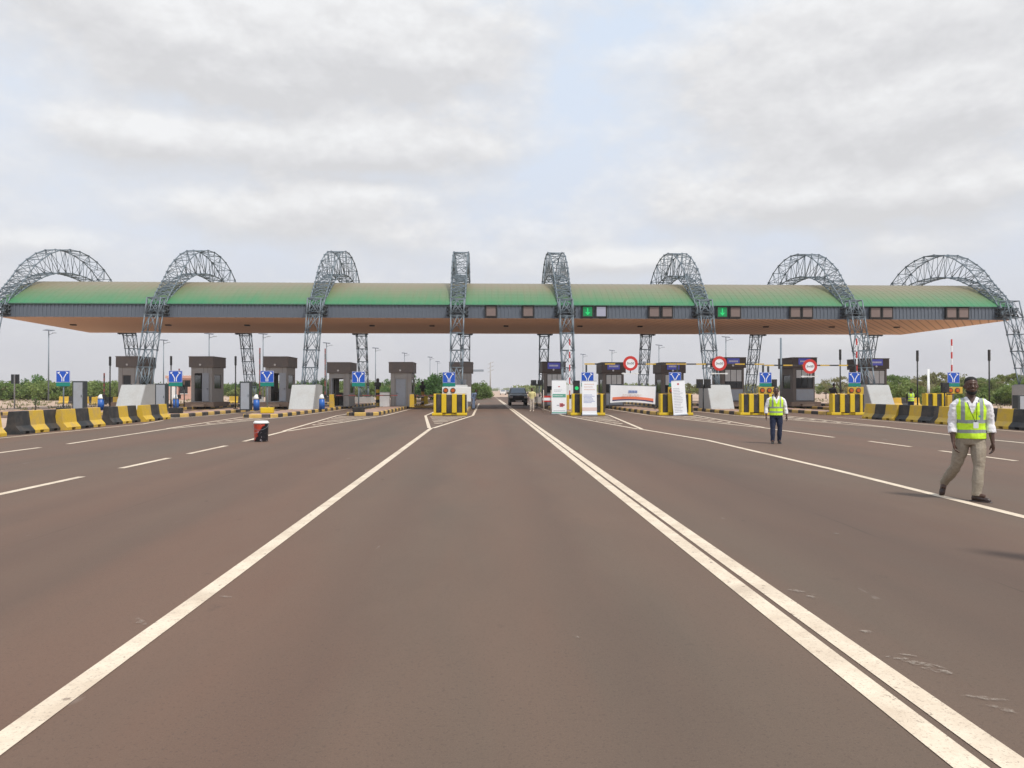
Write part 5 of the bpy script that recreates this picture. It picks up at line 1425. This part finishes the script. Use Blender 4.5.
# the same clouds looked up slightly nearer the sun, for their lit tops
zc2 = math_n(nt, 'ADD', zc, .028)
cm2 = N(nt, 'ShaderNodeCombineXYZ'); L(nt, math_n(nt, 'DIVIDE', dx, zc2), cm2.inputs[0]); L(nt, math_n(nt, 'DIVIDE', dy, zc2), cm2.inputs[1])
blobs = [(235, 85, 210, 42, .55), (300, 20, 130, 35, .45), (430, 60, 120, 40, .35), (140, 163, 75, 20, .60), (430, 148, 95, 24, .62), (320, 160, 90, 22, .35), (330, 215, 130, 24, .50), (220, 225, 120, 18, .2), (120, 60, 90, 25, .25),
         (860, 60, 130, 38, .45), (960, 95, 90, 50, .40), (760, 210, 110, 24, .60), (700, 120, 70, 40, .35), (875, 150, 95, 28, .50), (965, 215, 90, 26, .50), (615, 262, 55, 12, .60), (950, 20, 120, 30, .3), (905, 262, 60, 14, .3), (20, 262, 60, 10, .3),
         (15, 110, 70, 50, -.35), (585, 100, 80, 40, -.15), (540, 200, 70, 25, -.15), (200, 128, 60, 12, -.35), (380, 178, 60, 8, -.3), (40, 230, 80, 20, -.2), (620, 30, 70, 20, -.2), (690, 240, 50, 10, -.2)]
def blobsum(elv):
    tot = None
    for bx, by, rx, ry, wt in blobs:
        a0 = math.atan((bx-512)/FPX)+YAW; e0 = math.atan((390-by)/FPX)
        ra, re = rx/FPX*.95, ry/FPX
        u = math_n(nt, 'DIVIDE', math_n(nt, 'SUBTRACT', az, a0), ra); v = math_n(nt, 'DIVIDE', math_n(nt, 'SUBTRACT', elv, e0), re)
        d = math_n(nt, 'ADD', math_n(nt, 'MULTIPLY', u, u), math_n(nt, 'MULTIPLY', v, v))
        g_ = math_n(nt, 'MULTIPLY', math_n(nt, 'EXPONENT', math_n(nt, 'MULTIPLY', d, -.7)), wt*.58)
        tot = g_ if tot is None else math_n(nt, 'ADD', tot, g_)
    return tot
def dens(vec, elv):
    n1 = noise(nt, mapping(nt, vec, (1, 1, 1.9), (3.1, 1.7, .4)), 3.6, 10, .58, .1)
    n2 = noise(nt, mapping(nt, vec, (1, 1, 1.6), (8.1, 5.7, 0)), 15, 7, .6)
    d = math_n(nt, 'ADD', math_n(nt, 'ADD', math_n(nt, 'MULTIPLY', n1, .85), .068), math_n(nt, 'MULTIPLY', math_n(nt, 'SUBTRACT', n2, .5), .36))
    return math_n(nt, 'ADD', d, blobsum(elv))
up_ = N(nt, 'ShaderNodeVectorMath', operation='ADD'); L(nt, tc.outputs['Generated'], up_.inputs[0]); up_.inputs[1].default_value = (.005, -.005, .019)
D1 = dens(tc.outputs['Generated'], el); D2 = dens(up_.outputs[0], math_n(nt, 'ADD', el, .019))
cover = ramp(nt, D1, [(.46, 0.), (.57, .45), (.74, .95)])
lit = math_n(nt, 'MULTIPLY', math_n(nt, 'SUBTRACT', D1, D2), 2.0)
thick = ramp(nt, D1, [(.5, 0.), (.85, 1.)])
lum = math_n(nt, 'ADD', math_n(nt, 'SUBTRACT', .62, math_n(nt, 'MULTIPLY', thick, .10)), lit)
lr = ramp(nt, lum, [(.30, (.66, .655, .66)), (.50, (.725, .72, .725)), (.66, (.79, .785, .785)), (.86, (.87, .87, .87))])
# thin high veil between the clouds, greyer towards the horizon
veil = ramp(nt, math_n(nt, 'DIVIDE', el, rad(30)), [(0, (.60, .60, .64)), (.25, (.65, .685, .765)), (.6, (.66, .74, .865)), (1, (.65, .755, .90))])
vn = noise(nt, mapping(nt, pc, (1, .35, 1)), .8, 5)
veil = mix(nt, ramp(nt, vn, [(.35, 0.), (.7, .5)]), veil, (.77, .79, .83))
horiz = ramp(nt, math_n(nt, 'DIVIDE', el, rad(30)), [(0.02, 1.), (.34, 0.)])
cl_c = mix(nt, cover, veil, lr)
cl_c = mix(nt, math_n(nt, 'MULTIPLY', horiz, .6), cl_c, (.625, .615, .64))
bg2 = N(nt, 'ShaderNodeBackground'); L(nt, cl_c, bg2.inputs[0]); bg2.inputs[1].default_value = 1.03
ms = N(nt, 'ShaderNodeMixShader'); ms.inputs[0].default_value = .93
L(nt, bg.outputs[0], ms.inputs[1]); L(nt, bg2.outputs[0], ms.inputs[2]); L(nt, ms.outputs[0], out.inputs[0])
sd = bpy.data.lights.new('sun', 'SUN'); sd.energy = 3.0; sd.angle = rad(9); sd.color = (1, .95, .88)
so = bpy.data.objects.new('sun', sd); COL.objects.link(so)
d = Vector((math.cos(SUN_EL)*math.sin(SUN_AZ), math.cos(SUN_EL)*math.cos(SUN_AZ), math.sin(SUN_EL)))
so.rotation_euler = d.to_track_quat('Z', 'Y').to_euler()
S.render.resolution_x = 1024; S.render.resolution_y = 768
S.view_settings.view_transform = 'Standard'; S.view_settings.look = 'None'; S.view_settings.gamma = 1; S.view_settings.exposure = 0.12
S.render.engine = 'CYCLES'; S.cycles.max_bounces = 6; S.cycles.transparent_max_bounces = 6
